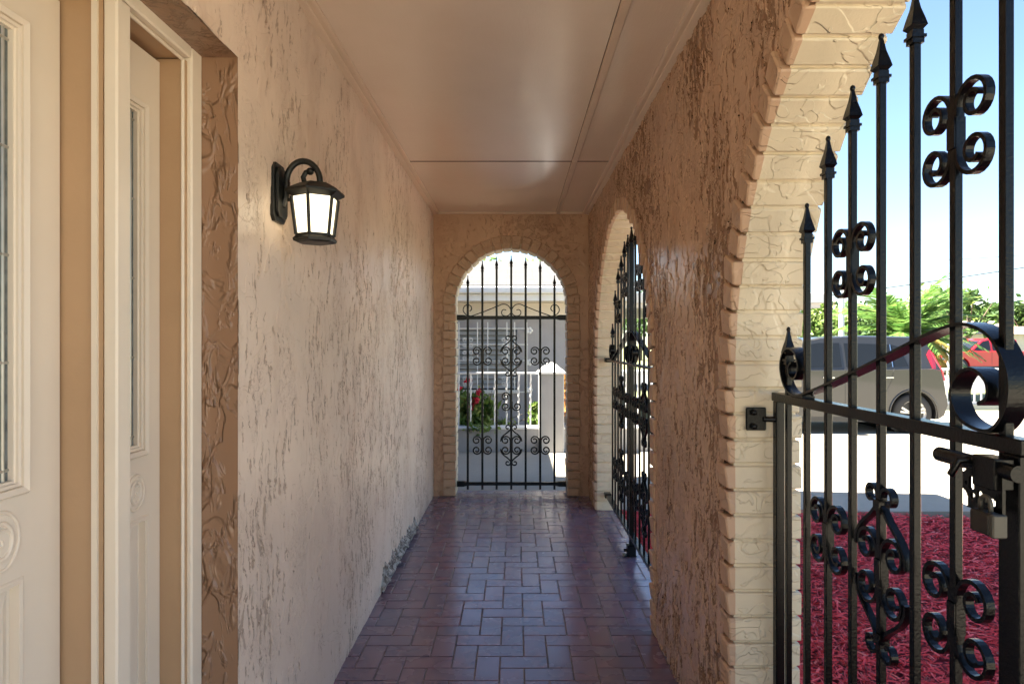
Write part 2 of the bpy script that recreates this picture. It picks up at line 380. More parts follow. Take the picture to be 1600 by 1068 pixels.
# arch surrounds: bricks laid on edge round each opening, one mesh per arch, two paints
def arch_bricks(c, r, zs, place, thick, fmat, proud=.012, outproud=.004, rad=.088, jit=.006):
    front=MB(); soff=MB(); mort=MB()
    step=.0795
    units=[]
    nz=int(round(zs/step)); 
    for sgn in (-1,1):
        for k in range(nz): units.append(('j',sgn,(k+.5)*zs/nz, zs/nz))
    L=math.pi*r; na=int(round(L/step))
    for k in range(na): units.append(('a',0,(k+.5)*math.pi/na, L/na))
    for (ty,sgn,p,st) in units:
        g=.0048; hw=st/2-g; j=lambda a: random.uniform(-a,a)
        r0=j(.004); r1=rad+j(jit); pr=proud+j(.005); op=outproud
        tilt=j(.03); out=random.uniform(0,.006); 
        if ty=='j': O=(c+sgn*r,p); er=(sgn,0); et=(0,1)
        else: O=(c+r*math.cos(p),zs+r*math.sin(p)); er=(math.cos(p),math.sin(p)); et=(-math.sin(p),math.cos(p))
        ex = 1 if ty=='j' else (r+rad)/r
        def Q(a,b): 
            s=1+(ex-1)*max(0,a)/rad
            bb=b*s; a2=a+tilt*b
            return (O[0]+er[0]*a2+et[0]*bb, O[1]+er[1]*a2+et[1]*bb)
        ch=.004
        poly=[Q(r0,-hw+ch),Q(r0+ch,-hw),Q(r1-ch,-hw),Q(r1,-hw+ch),Q(r1,hw-ch),Q(r1-ch,hw),Q(r0+ch,hw),Q(r0,hw-ch)]
        pin=[Q(r0+ch,-hw+ch*1.6),Q(r0+ch*2,-hw+ch),Q(r1-ch*2,-hw+ch),Q(r1-ch,-hw+ch*1.6),Q(r1-ch,hw-ch*1.6),Q(r1-ch*2,hw-ch),Q(r0+ch*2,hw-ch),Q(r0+ch,hw-ch*1.6)]
        n=8
        sl=-random.uniform(.003,.009)
        def PL(pt,h): return place(pt[0],pt[1],h)
        # front (painted like the wall) : face + 25 mm return
        A=[PL(q,-pr+sl*0+ (0 if i<4 else sl)) for i,q in enumerate(pin)]; Bv=[PL(q,-pr+.005+(0 if i<4 else sl)) for i,q in enumerate(poly)]; Cv=[PL(q,.012) for q in poly]
        front.add(A+Bv+Cv,[tuple(range(8))]+[(i,(i+1)%8,8+(i+1)%8,8+i) for i in range(8)]+[(8+i,8+(i+1)%8,16+(i+1)%8,16+i) for i in range(8) ])
        # body (cream soffit)
        D=[PL(q,.012) for q in poly]; E=[PL(q,thick+op+out) for q in poly]
        soff.add(D+E,[(i,(i+1)%8,8+(i+1)%8,8+i) for i in range(8)]+[tuple(range(8,16))])
    # mortar bed, a continuous arch ring set back
    pts=[(c+r+.010,0.)]+[(c+(r+.010)*math.cos(a),zs+(r+.010)*math.sin(a)) for a in np.linspace(0,math.pi,64)]+[(c-r-.010,0.)]
    po=[(c+r+rad-.012,0.)]+[(c+(r+rad-.012)*math.cos(a),zs+(r+rad-.012)*math.sin(a)) for a in np.linspace(0,math.pi,64)]+[(c-r-rad+.012,0.)]
    n=len(pts); vs=[place(*q,.011) for q in pts]+[place(*q,thick-.004) for q in pts]+[place(*q,.011) for q in po]+[place(*q,thick-.004) for q in po]
    fs=[]
    for i in range(n-1): fs+=[(i,i+1,n+i+1,n+i),(2*n+i,2*n+i+1,i+1,i),(n+i,n+i+1,3*n+i+1,3*n+i),(2*n+i,3*n+i,3*n+i+1,2*n+i+1)]
    mort.add(vs,fs)
    f=soff.build('brick_arch',M['brick_cream'],H)
    a=front.build('brick_facing',fmat,f); b=mort.build('mortar',M['brick_cream'],f)
    return f
for (c,r,zs) in ARCH:
    arch_bricks(c,r,zs,lambda u,v,h: (XR+h,u,v), XO-XR, M['brick_tan'], proud=.010)
arch_bricks(BX,BR,BZ,lambda u,v,h:(u,DB+h,v), DBO-DB, M['brick_end'], proud=.020, rad=.112)

# ceiling: boards, edge trim, battens
cy0=-.75; joint=4.24
mb=MB(); gp=.0075
for (x0,x1) in ((XL-.02,.366),(.394,XR+.02)):
    mb.box((x0,cy0,ZC),(x1,joint-gp,ZC+.012)); mb.box((x0,joint+gp,ZC),(x1,DB+.02,ZC+.012))
ce=mb.build('ceiling',M['ceil'],H)
MB().box((XL-.1,cy0,ZC+.013),(XR+.1,DB+.1,ZC+.03)).build('ceiling_gap_shade_backing',M['gap'],ce)
mb=MB(); mb.box((XL+.05,joint-.009,ZC-.0012),(XR-.05,joint+.009,ZC+.0125)); mb.box((.3600,cy0,ZC-.001),(.3626,DB-.02,ZC+.0125)); mb.box((.3974,cy0,ZC-.001),(.3990,DB-.02,ZC+.0125)); mb.build('seam_shade_strip',M['gap'],ce)  # solid dark strips painted in as the shade of ceiling and batten gaps
mb=MB().bbox((.363,cy0,ZC-.013),(.397,joint-.008,ZC+.01),.003); mb.bbox((.363,joint+.008,ZC-.013),(.397,DB,ZC+.01),.003); mb.build('batten',M['batten'],ce)
def cove(x, s):
    mb=MB(); prof=[(0,0),(.062,0),(.062,-.007),(.052,-.011),(.034,-.011),(.031,-.016),(.018,-.020),(.0,-.024)]
    mb.prism(prof,cy0,DB,lambda u,v,h:(x+s*u,h,ZC+v)); return mb
cove(XL-.004,1).build('edge_moulding',M['batten'],ce); cove(XR+.004,-1).build('edge_moulding',M['batten'],ce)
MB().prism([(0,0),(.03,0),(.03,-.008),(0,-.016)],XL+.05,XR-.05,lambda u,v,h:(h,DB+.004-u,ZC+v)).build('edge_moulding',M['batten'],ce)

# roof and body of the house behind the porch wall (they throw the big shade outside; cut short behind the camera for fill light)
RZ=2.75
mb=MB()
def slab(x0,y0,x1,y1): mb.box((x0,y0,RZ),(x1,y1,RZ+.16))
slab(-1.2,-.9,1.42,6.85); slab(-6,-.9,-1.2,7.72); slab(-9,7.72,-2.36,15)
# low hip above the slabs
mb.add([(1.42,-.9,RZ+.161),(1.42,6.85,RZ+.161),(-6,7.72,RZ+.161),(-6,-.9,RZ+.161),(-2.6,1,RZ+1.0),(-2.6,3.5,RZ+1.0)],[(0,1,5,4),(1,2,5),(2,3,4,5),(3,0,4)])
mb.build('roof',M['shingle'],H)
MB().box((1.42,-.9,RZ-.02),(1.44,6.85,RZ+.17)).box((-1.2,6.85,RZ-.02),(1.44,6.87,RZ+.17)).build('fascia',M['trim'],H)
mb=MB(); mb.box((-8,-.6,GZ-.1),(-1.02,5.88,RZ-.005)); mb.box((-8,5.885,GZ-.1),(-2.9,13,RZ-.006)); mb.build('body_wall',M['wall_end'],H)

# alcove with front door and sidelight in the left wall
AD=1.745; XF=-.838; AH=2.143
rev=lambda u,v: np.stack([u,np.full_like(u,AD),v],-1)
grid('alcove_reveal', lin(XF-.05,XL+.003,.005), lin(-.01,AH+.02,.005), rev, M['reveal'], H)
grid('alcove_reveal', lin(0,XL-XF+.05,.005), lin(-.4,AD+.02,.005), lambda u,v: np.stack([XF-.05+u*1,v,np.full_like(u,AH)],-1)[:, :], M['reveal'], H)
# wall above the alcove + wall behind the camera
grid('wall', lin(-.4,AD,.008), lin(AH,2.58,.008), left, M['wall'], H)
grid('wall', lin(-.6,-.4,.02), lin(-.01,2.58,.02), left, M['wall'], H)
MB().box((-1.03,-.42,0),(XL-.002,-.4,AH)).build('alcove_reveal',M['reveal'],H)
# frame
fr=thing.__call__ if False else None
mb=MB()
mb.bbox((XF-.03,AD-.056,0),(XF,AD-.001,2.155),.004)                       # outer casing
mb.bbox((XF-.03,-.39,2.115),(XF+.0005,AD-.057,2.155),.004)                # head casing
mb.bbox((XF-.03,1.372,0),(XF,1.422,2.112),.004)                            # mullion face
mb.bbox((XF-.03,.40,0),(XF,.45,2.112),.004); mb.bbox((XF-.03,-.39,0),(XF,-.335,2.112),.004)
frame=mb.build('door_frame',M['trim'],H)
mb=MB()
# rebated jamb of the far sidelight
mb.box((XF-.031,AD-.055,0),(XF-.012,AD-.065,2.108)); mb.box((-.99,AD-.066,0),(XF-.020,AD-.05,2.11))
mb.box((-.99,-.35,2.114),(XF-.020,AD-.06,2.15))
mb.box((-1.0,1.374,0),(XF-.031,1.420,2.11))                                  # mullion cheek
mb.box((-1.0,.402,0),(XF-.031,.448,2.11))
mb.build('jamb',M['jamb'],frame)
mb=MB()
mb.tube([(XF-.018,AD-.0675,0),(XF-.018,AD-.0675,2.108)],.0045,8)
mb.box((XF-.052,1.368,0),(XF-.040,1.374,2.11))
mb.tube([(XF-.018,AD-.068,2.108),(XF-.018,-.33,2.108)],.0045,8)
mb.build('stop_bead',M['trim'],frame)

def leaf_panel(name, xd, d0, d1, glass, low, zt, medal, lab, stile=True):
    """door leaf in the plane x = xd; glass=(da,db,za,zb); low=(da,db,za,zb)"""
    P=lambda d,z,h:(xd+h,d,z)
    ga,gb,gz0,gz1=glass; la,lb,lz0,lz1=low
    mb=MB(); th=.04
    def slabf(a,b,z0,z1): mb.box((xd-th,a,z0),(xd,b,z1))
    slabf(d0,ga,.012,zt); slabf(gb,d1,.012,zt); slabf(ga,gb,gz1,zt); slabf(ga,gb,lz1,gz0); slabf(ga,la,lz0,lz1); slabf(lb,gb,lz0,lz1) if lb<gb else None; slabf(ga,gb,.012,lz0)
    p=mb.build(name,M['door'],H); p['label']=lab
    # raised moulding: stepped frames
    def frame_ring(a,b,z0,z1,w,h,dst,hb=-.02):
        dst.add([P(a,z0,hb),P(b,z0,hb),P(b,z1,hb),P(a,z1,hb),P(a,z0,h*.4),P(b,z0,h*.4),P(b,z1,h*.4),P(a,z1,h*.4),
                 P(a+w*.35,z0+w*.35,h),P(b-w*.35,z0+w*.35,h),P(b-w*.35,z1-w*.35,h),P(a+w*.35,z1-w*.35,h),
                 P(a+w,z0+w,h*.7),P(b-w,z0+w,h*.7),P(b-w,z1-w,h*.7),P(a+w,z1-w,h*.7),
                 P(a+w,z0+w,hb),P(b-w,z0+w,hb),P(b-w,z1-w,hb),P(a+w,z1-w,hb)],
                [(i+4*k,(i+1)%4+4*k,(i+1)%4+4*k+4,i+4*k+4) for k in range(4) for i in range(4)])
    mo=MB(); frame_ring(ga,gb,gz0,gz1,.016,.013,mo); frame_ring(ga+.016,gb-.016,gz0+.016,gz1-.016,.008,.006,mo); frame_ring(ga+.024,gb-.024,gz0+.024,gz1-.024,.006,-.003,mo)
    mo.build('glazing_moulding',M['door'],p)
    mo=MB(); frame_ring(la,lb,lz0,lz1,.012,.004,mo)
    mo.box((xd-.03,la,lz0),(xd-.016,lb,lz1)); 
    i=.020; mo.add([P(la+i,lz0+i,-.016),P(lb-i,lz0+i,-.016),P(lb-i,lz1-i,-.016),P(la+i,lz1-i,-.016),P(la+i+.025,lz0+i+.025,-.003),P(lb-i-.025,lz0+i+.025,-.003),P(lb-i-.025,lz1-i-.025,-.003),P(la+i+.025,lz1-i-.025,-.003)],[(0,1,5,4),(1,2,6,5),(2,3,7,6),(3,0,4,7),(4,5,6,7)])
    mo.build('lower_panel',M['door'],p)
    g=MB().box((xd-.022,ga+.026,gz0+.026),(xd-.012,gb-.026,gz1-.026)).build('glass',M['glass'],p)
    ld=MB(); g0,g1=ga+.031,gb-.031
    for q in (g0+.012,g1-.012): ld.tube([P(q,gz0+.03,-.012),P(q,gz1-.03,-.012)],.0035,6)
    nz=max(3,int((gz1-gz0)/.2))
    for k in range(nz+1):
        z=gz0+.05+(gz1-gz0-.1)*k/nz; ld.tube([P(g0-.005,z,-.012),P(g1+.005,z,-.012)],.0035,6)
    ld.build('lead_came',M['lead'],g)
    md=MB(); (mc,mz,mr)=medal
    for r,h in ((mr,.004),(mr*.62,.005)):
        md.tube([P(mc+r*.8*math.cos(a),mz+r*math.sin(a),.0) for a in np.linspace(0,2*math.pi,25)],h,6,False)
    md.tube([P(mc+mr*.5*(1-a/7)*math.cos(a),mz+mr*.5*(1-a/7)*math.sin(a),0) for a in np.linspace(0,6.5,24)],.003,6)
    md.build('carved_rosette',M['door'],p)
    return p
zpx=lambda y,d: EYE+(CY-y)*d/F
leaf_panel('front_door',-.955,.455,1.367,(.60,1.272,zpx(770,1.27),zpx(33,1.27)),(.60,1.264,.2,zpx(900,1.26)),2.095,(1.21,zpx(850,1.2),.055),'off white front door with tall leaded glass light')
leaf_panel('sidelight',-.915,1.424,1.677,(1.462,1.612,zpx(712,1.6),zpx(160,1.6)),(1.462,1.628,.15,zpx(806,1.6)),2.10,(1.572,zpx(770,1.57),.042),'narrow off white sidelight with leaded glass strip')
leaf_panel('sidelight',-.915,-.33,.398,(-.2,.25,.9,2.0),(-.2,.25,.15,.75),2.10,(.02,.83,.04),'second sidelight')
MB().box((-1.02,-.4,-.01),(-.83,AD,.011)).build('threshold',M['jamb'],H)

# broken plaster at the foot of the left wall
bm=bmesh.new(); nu,nv=90,14; vv=[]
for j in range(nv+1):
    for i in range(nu+1):
        f=i/nu; d=3.60+1.26*f; top=.155*(1-.25*f)*(.80+.13*math.sin(i*.31)+.09*math.sin(i*.83+1)+.05*math.sin(i*1.9))*min(1,(f+.02)*16)*min(1,(1.01-f)*14)
        z=top*j/nv; ed=min(j/nv,1-j/nv)*2
        b=.010*math.sin(i*.55+j*.9)+.008*math.sin(i*.29-j*.6)+random.uniform(-.002,.002)
        vv.append(bm.verts.new((XL+.012*(1-j/nv)+ (.009+b*.8)*min(1,ed*3)-(.012 if j==nv else 0), d, z)))
for j in range(nv):
    for i in range(nu): bm.faces.new([vv[j*(nu+1)+i],vv[j*(nu+1)+i+1],vv[(j+1)*(nu+1)+i+1],vv[(j+1)*(nu+1)+i]])
t=NT('broken_cement'); n1=t.noise(t.pos(),20,4,.6,.6); t.col(t.mix(t.ramp(n1,.40,.58),(.17,.135,.115),(.50,.47,.44))).set(rough=.9).bump(t.math('ADD',n1,t.ramp(t.math('ABSOLUTE',t.math('SUBTRACT',t.noise(t.pos(),9,2),.5)),0,.02)),.02,1.0)
MB().from_bm(bm,True).build('broken_plaster',t.m,H)

# ------------------------------------------------------------------ porch floor
u=.1035; X0,D0=-.172,2.675; g=.0042
tv=[];tf=[]
def tile(x0,d0,x1,d1):
    x0+=g/2;d0+=g/2;x1-=g/2;d1-=g/2
    xa,xb=max(x0,-1.02),min(x1,XO-.002); da,db=max(d0,-.8),min(d1,DBO+.02)
    if xb-xa<.008 or db-da<.008: return
    b=.0025; o=len(tv); zt=random.uniform(-.0006,.0006); tx,ty=random.uniform(-.0012,.0012),random.uniform(-.0012,.0012)
    for (x,d,z) in ((xa,da,-.006),(xb,da,-.006),(xb,db,-.006),(xa,db,-.006),(xa,da,-.002),(xb,da,-.002),(xb,db,-.002),(xa,db,-.002),(xa+b,da+b,0),(xb-b,da+b,0),(xb-b,db-b,0),(xa+b,db-b,0)):
        k=0 if z<-.001 else (x-(xa+xb)/2)*tx*6+(d-(da+db)/2)*ty*6
        tv.append((x,d,z+zt+k))
    for k in (0,4):
        for i in range(4): tf.append((o+k+i,o+k+(i+1)%4,o+k+4+(i+1)%4,o+k+4+i))
    tf.append((o+8,o+9,o+10,o+11))
for i in range(-10,13):
    for j in range(-53,36):
        k=(i+j+2)%4; x,d=X0+i*u,D0+j*u
        if k==0: tile(x,d,x+2*u,d+u)
        elif k==2: tile(x,d,x+u,d+2*u)
o=np_mesh('porch_floor',tv,tf,M['tile']); struct(o)
o=MB().box((-1.02,-.8,GZ-.1),(XO-.002,DBO+.02,-.0035)).build('floor_slab',M['grout']); struct(o)

# ------------------------------------------------------------------ wrought iron
def catmull(P, n=8):
    P=[Vector(p) for p in P]; Q=[P[0]*2-P[1]]+P+[P[-1]*2-P[-2]]; out=[]
    for i in range(1,len(Q)-2):
        a,b,c,d=Q[i-1:i+3]
        for k in range(n):
            t=k/n; out.append(.5*((2*b)+(c-a)*t+(2*a-5*b+4*c-d)*t*t+(3*b-a-3*c+d)*t**3))
    return out+[P[-1]]
def cscroll(sx, sy, r0=.044, r1=.013, off=.0525, back=.008):
    pts=[(back,0),(back,.018)]
    cx=off; cy=.0445
    for k in range(31):
        a=math.radians(180-k*17); r=r0+(r1-r0)*(k/30)**.8
        pts.append((cx+r*math.cos(a),cy+r*math.sin(a)))
    return [(sx*a,sy*b) for a,b in pts]
def c_pair(mb, cu, cv, place, w=.015, t=.0075, skip=None):
    for sx in (-1,1):
        for sy in (-1,1):
            if skip==(sx,sy): continue
            mb.ribbon([(cu+a,cv+b) for a,b in cscroll(sx,sy)], w, t, place)
    mb.box(*[place(cu+q*.0105,cv+q*.028,q*.0105) for q in (-1,1)])
def lyre(mb, cu, cv, place, w=.015, t=.0075):
    c_pair(mb,cu,cv,place,w,t)
    for sx in (-1,1):
        for sy in (-1,1):
            pts=catmull([(.012,.205),(.03,.20),(.034,.178),(.018,.168)][::-1]+[],6) if False else None
            cur=catmull([(.0975,.035),(.090,.066),(.068,.092),(.034,.118),(.010,.142)],6)
            top=[]
            for k in range(20):
                a=math.radians(180-k*17); r=.026+(.009-.026)*k/19
                top.append(Vector((.032+r*math.cos(a), .163+r*math.sin(a))))
            seq=[(cu+sx*q.x,cv+sy*q.y) for q in cur+[Vector((.006,.152))]+top]
            mb.ribbon(seq,w,t,place)
    for sy in (-1,1): mb.box(*[place(cu+q*.012,cv+sy*.145+q*.012,q*.012) for q in (-1,1)])
def spear(u_,z,place,s=1.):
    mb=MB()
    for (hw,z0,z1) in ((.0115,0,.010),(.0145,.010,.016),(.011,.016,.026)):
        mb.box(place(u_-hw*s,z+z0*s,-hw*s),place(u_+hw*s,z+z1*s,hw*s))
    prof=[(.012,.026),(.0205,.034),(.016,.050),(.0095,.070),(.0055,.090),(.004,.098)]
    vs=[];fs=[]
    for (r,h) in prof:
        for k in range(4):
            a=math.pi/2*k+math.pi/4; vs.append(place(u_+r*1.1*s*math.cos(a),z+h*s,r*1.1*s*math.sin(a)))
    for i in range(len(prof)-1):
        for k in range(4): fs.append((i*4+k,i*4+(k+1)%4,(i+1)*4+(k+1)%4,(i+1)*4+k))
    fs.append((0,1,2,3)); mb.add(vs,fs)
    bl=[(.001,.094),(.005,.097),(.0065,.102),(.005,.107),(.001,.110)]; vs=[];fs=[]
    for (r,h) in bl:
        for k in range(8):
            a=math.pi/4*k; vs.append(place(u_+r*s*math.cos(a),z+h*s,r*s*math.sin(a)))
    for i in range(4):
        for k in range(8): fs.append((i*8+k,i*8+(k+1)%8,(i+1)*8+(k+1)%8,(i+1)*8+k))
    mb.add(vs,fs,True); return mb
def bars(T, us, tops, zbot, place, hw=.0078, s=1.):
    for q,zt in zip(us,tops):
        b=MB().bbox(place(q-hw,zbot,-hw),place(q+hw,zt-.11*s,hw),.0015).build('bar',M['iron'],T)
        spear(q,zt-.112*s,place,s).build('spearhead',M['iron'],b)

# --- near gate leaf in the first arch, plane x = .794, depth = 1.971 - u
GX=.794
T=thing('wrought_iron_gate','large black wrought iron gate leaf padlocked in the nearest brick arch beside red mulch','gate',(GX,1.971,0.))
pl=lambda a,b,h:(GX+h,1.971-a,b)
us=[.07+.1206*k for k in range(8)]
tops=[1.43,1.764,1.909,1.99,2.055,2.085,2.16,2.20]
bars(T,us,tops,.09,pl)
MB().bbox(pl(-.013,.10,-.013),pl(.013,1.205,.013),.002).build('hinge_stile',M['iron'],T)
MB().bbox(pl(.926,.10,-.016),pl(.962,1.205,.016),.002).build('lock_stile',M['iron'],T)
MB().bbox(pl(-.016,1.2055,-.0165),pl(.965,1.231,.0165),.002).build('rail',M['iron'],T)
MB().bbox(pl(.0135,.13,-.0165),pl(.9255,.155,.0165),.002).build('rail',M['iron'],T)
mb=MB(); mb.ribbon(catmull([(.20,1.234),(.12,1.236),(.07,1.262),(.047,1.31),(.066,1.352),(.11,1.366),(.155,1.345),(.166,1.305),(.14,1.280),(.108,1.290),(.107,1.315),(.125,1.325)],8),.034,.006,pl)
mb.build('scroll',M['iron'],T)
mb=MB(); mb.ribbon(catmull([(.16,1.233),(.30,1.268),(.50,1.325),(.68,1.380),(.77,1.405),(.838,1.413),(.90,1.390),(.936,1.335),(.935,1.28),(.905,1.240),(.865,1.236),(.822,1.252),(.803,1.290),(.822,1.325),(.858,1.336),(.890,1.318),(.893,1.290),(.872,1.278)],8),.036,.006,pl)
mb.build('scroll',M['iron'],T)
for k,z,fn in ((2,.895,c_pair),(4,.884,lyre),(6,.886,c_pair),(3,1.573,c_pair),(6,1.757,c_pair),(2,.36,c_pair),(4,.36,lyre),(6,.36,c_pair)):
    mb=MB(); fn(mb,us[k],z,pl); mb.build('scroll_ornament',M['iron'],T)
# hinge strap fixed to the brick jamb
mb=MB(); mb.bbox((.705,1.9,1.10),(.758,1.992,1.165),.003) if False else mb.bbox((.700,1.984,1.115),(.762,1.992,1.185),.003)
mb.tube([(.755,1.985,1.15),(.79,1.972,1.15)],.009,10)
for z in (1.128,1.170): mb.lathe([(.001,0),(.009,.001),(.009,.006),(.004,.010)][::-1],(.722,1.974,z),12,'y')
mb.build('hinge',M['iron'],T)
# lock: slide bolt tube and slotted hasp plates below the rail
mb=MB(); mb.tube([pl(.80,1.182,-.034),pl(.985,1.182,-.034)],.013,14); mb.bbox(pl(.905,1.150,-.050),pl(.955,1.2,-.017),.002); mb.tube([pl(.89,1.187,-.034),pl(.89,1.187,-.060),pl(.875,1.16,-.064)],.006,8)
def holed_plate(mb, u0,v0,u1,v1,holes,h0,h1,nn=26):
    us_=np.linspace(u0,u1,nn); vs_=np.linspace(v0,v1,nn)
    for i in range(nn-1):
        for j in range(nn-1):
            a,b=(us_[i]+us_[i+1])/2,(vs_[j]+vs_[j+1])/2
            if any((abs((a-c)/rx)**n_+abs((b-d)/rz)**n_)<1 for c,d,rx,rz,n_ in holes): continue
            mb.box(pl(us_[i],vs_[j],h0),pl(us_[i+1],vs_[j+1],h1))
holed_plate(mb,.872,1.108,.962,1.196,[(.910,1.181,.006,.011,4),(.934,1.182,.005,.006,2),(.893,1.150,.006,.011,4),(.880,1.148,.003,.004,2),(.934,1.152,.006,.005,2),(.8955,1.130,.005,.005,2),(.912,1.129,.006,.012,4),(.936,1.128,.011,.006,4),(.872,1.188,.010,.022,3),(.872,1.118,.013,.018,2)],-.042,-.037,44)
mb.build('slide_bolt',M['iron'],T)
# padlock hanging on the hasp
K=thing('padlock','worn brass and steel padlock hanging from the slotted hasp of the near gate','padlock',pl(.944,1.082,-.055))
MB().bbox(pl(.922,1.082,-.066),pl(.966,1.117,-.044),.003).build('body',M['brass'],K)
mb=MB(); mb.bbox(pl(.9662,1.0815,-.0665),pl(.976,1.1175,-.0435),.002); mb.build('end_plate',M['steel'],K)
MB().tube([pl(.944+.011*math.cos(a),1.126+.014*math.sin(a) if 0<a<math.pi else 1.112,-.055) for a in np.linspace(-.2,math.pi+.2,22)],.0036,8).build('shackle',M['steel'],K)

# --- fixed double grille in the second arch, plane x = .75, centre post at depth 4.234
T=thing('wrought_iron_grille','tall black wrought iron grille closing the second brick arch, thick post in the middle','gate',(.75,4.234,0))
pl=lambda a,b,h:(.75+h,4.234-a,b)
half=[2.11,2.086,2.005,1.93,1.78,1.534]
us=[.1385*k for k in range(-6,0)]+[.1385*k for k in range(1,7)]
bars(T,us,half[::-1]+half,.10,pl,.0062)
b=MB().bbox(pl(-.015,.03,-.015),pl(.015,2.0,.015),.002).build('centre_post',M['iron'],T); spear(0,1.999,pl,1.25).build('spearhead',M['iron'],b)
MB().bbox(pl(-1.09,1.236,-.019),pl(1.09,1.250,.019),.002).build('rail',M['iron'],T)
MB().bbox(pl(-1.11,.130,-.020),pl(1.11,.152,.020),.002).build('rail',M['iron'],T)
mb=MB()
for sx in (-1,1):
    for z in (1.243,.141): mb=MB(); mb.bbox(pl(sx*1.06,z-.018,-.026),pl(sx*1.135,z+.018,.026),.003); mb.build('wall_anchor',M['iron'],T)
mb=MB(); mb.bbox(pl(-.03,.004,-.055),pl(.03,.012,.03),.002); mb.bbox(pl(-.028,.012,-.03),pl(.028,.075,.025),.003); mb.tube([pl(0,.04,-.03),pl(0,.04,-.05)],.010,8); mb.build('floor_bracket',M['iron'],T)
for sx in (-1,1):
    mb=MB(); mb.ribbon([(sx*p.x,p.y) for p in catmull([(-.80,1.254),(-.60,1.30),(-.30,1.392),(-.13,1.444),(-.07,1.452),(-.03,1.43),(-.014,1.37),(-.03,1.29),(-.08,1.258),(-.13,1.28),(-.145,1.33),(-.11,1.36),(-.075,1.34),(-.085,1.31)],7)],.036,.006,pl)
    mb.ribbon([(sx*p.x,p.y) for p in catmull([(-.80,1.254),(-.87,1.27),(-.905,1.32),(-.875,1.365),(-.82,1.36),(-.80,1.32),(-.83,1.295),(-.855,1.315)],7)],.034,.006,pl)
    mb.build('scroll',M['iron'],T)
    for k,z,fn in ((-5,.965,c_pair),(-3,.962,lyre),(-1,.96,c_pair),(-4,1.61,c_pair),(-2,1.78,c_pair),(-5,.43,c_pair),(-3,.44,lyre),(-1,.43,c_pair)):
        mb=MB(); fn(mb,sx*.1385*k,z,pl); mb.build('scroll_ornament',M['iron'],T)

# --- gate in the end wall arch
T=thing('wrought_iron_gate','narrow black wrought iron grille gate closing the arch at the far end of the porch','gate',(BX,6.02,0))
dg=6.02; pl=lambda a,b,h:(BX+a,dg+h,b); gx=lambda x:(x-CX)*dg/F-BX; gz=lambda y: EYE+(CY-y)*dg/F
us=[gx(x) for x in (731,753.7,776,798.8,821.3,844,866.3)]
bars(T,us,[gz(y) for y in (430,407,402,399,402,407,430)],.034,pl,.0098,.95)
for z,hh in ((1.616,.014),(.087,.013)): MB().bbox(pl(-.47,z-hh*1.15,-.013),pl(.47,z+hh*1.15,.013),.002).build('rail',M['iron'],T)
mb=MB()
for z in (1.616,.087):
    for sx in (-1,1): mb=MB(); mb.prism([(sx*.40,z-.014),(sx*.44,z-.024),(sx*.502,z-.024),(sx*.502,z+.024),(sx*.44,z+.024),(sx*.40,z+.014)],-.02,.02,pl); mb.build('wall_anchor',M['iron'],T)
mb=MB(); s_=dg/F*.2153
cr_=lambda x,y:((x-502)*s_+us[3],(590-y)*s_+1.616)
for sx in (-1,1):
    pts=[(210,580),(300,548),(400,508),(440,493),(475,500),(497,530),(495,560),(470,578),(440,572),(432,550),(445,532),(465,535)]
    pts2=[(210,580),(180,572),(155,545),(158,515),(180,498),(208,505),(214,530),(200,543)]
    for q in (pts,pts2): mb.ribbon([(us[3]+sx*(p.x-us[3]),p.y) for p in catmull([cr_(*a) for a in q],6)],.018,.0085,pl)
mb.build('scroll',M['iron'],T)
for (x,y,fn) in ((1,556,c_pair),(5,556,c_pair),(3,556,lyre),(1,695,c_pair),(5,695,c_pair),(3,695,lyre)):
    mb=MB(); fn(mb,us[x],gz(y),pl,.018,.012); mb.build('scroll_ornament',M['iron'],T)
mb=MB(); c_pair(mb,us[3],gz(627),pl,.018,.012,skip=(1,1)); o=mb.build('scroll_ornament',M['iron'],T); o['label']='scroll ornament with one curl missing'

# ------------------------------------------------------------------ wall lantern
LY=2.03; sc=LY/F
T=thing('wall_lantern','dark bronze lantern lit warm, on curled arm bracketed to the tan stucco wall','lamp',(XL,LY,1.84))
zz=lambda y: EYE+(CY-y)*sc
mb=MB(); hw=.052
ply=[(-hw+.014,zz(348)),(hw-.014,zz(348)),(hw,zz(340)),(hw,zz(268)),(hw-.02,zz(257)),(-hw+.02,zz(257)),(-hw,zz(268)),(-hw,zz(340))]
mb.prism(ply,0.,.016,lambda a,b,h:(XL+h-.003,LY+a,b)); mb.prism([(a*.78,(b-zz(302))*.84+zz(302)) for a,b in ply],.016,.026,lambda a,b,h:(XL+h-.003,LY+a,b))
for z in (zz(283),zz(322)): mb.lathe([(.006,.0),(.006,.008),(.001,.010)],(XL+.022,LY,z),10,'x')
mb.build('backplate',M['lantern'],T,bevel=.0025)
AX=.122
arm=[(XL+.02,LY,zz(322)),(XL+.030,LY,zz(310)),(XL+.035,LY,zz(285))]
cx_,cz_=XL+.085,zz(284)
for a in np.linspace(180,-10,18): arm.append((cx_+.052*math.cos(math.radians(a)),LY,cz_+.064*math.sin(math.radians(a))))
for a,r in ((-50,.048),(-90,.038),(-130,.032),(-175,.026),(-220,.022),(-265,.018)): arm.append((XL+.108+r*.9*math.cos(math.radians(a)),LY,cz_+.016+r*.9*math.sin(math.radians(a))))
mb=MB().tube(arm,[.0095]*21+[.0095,.009,.0085,.008,.008,.009],10); mb.lathe([(.001,-.012),(.010,-.007),(.012,0),(.010,.007),(.001,.012)],arm[-1],10,'y')
mb.tube([(XL+.018,LY,zz(312)),(XL+.05,LY,zz(312))],.006,8); mb.build('arm',M['lantern'],T)
LX=XL+AX; n6=6
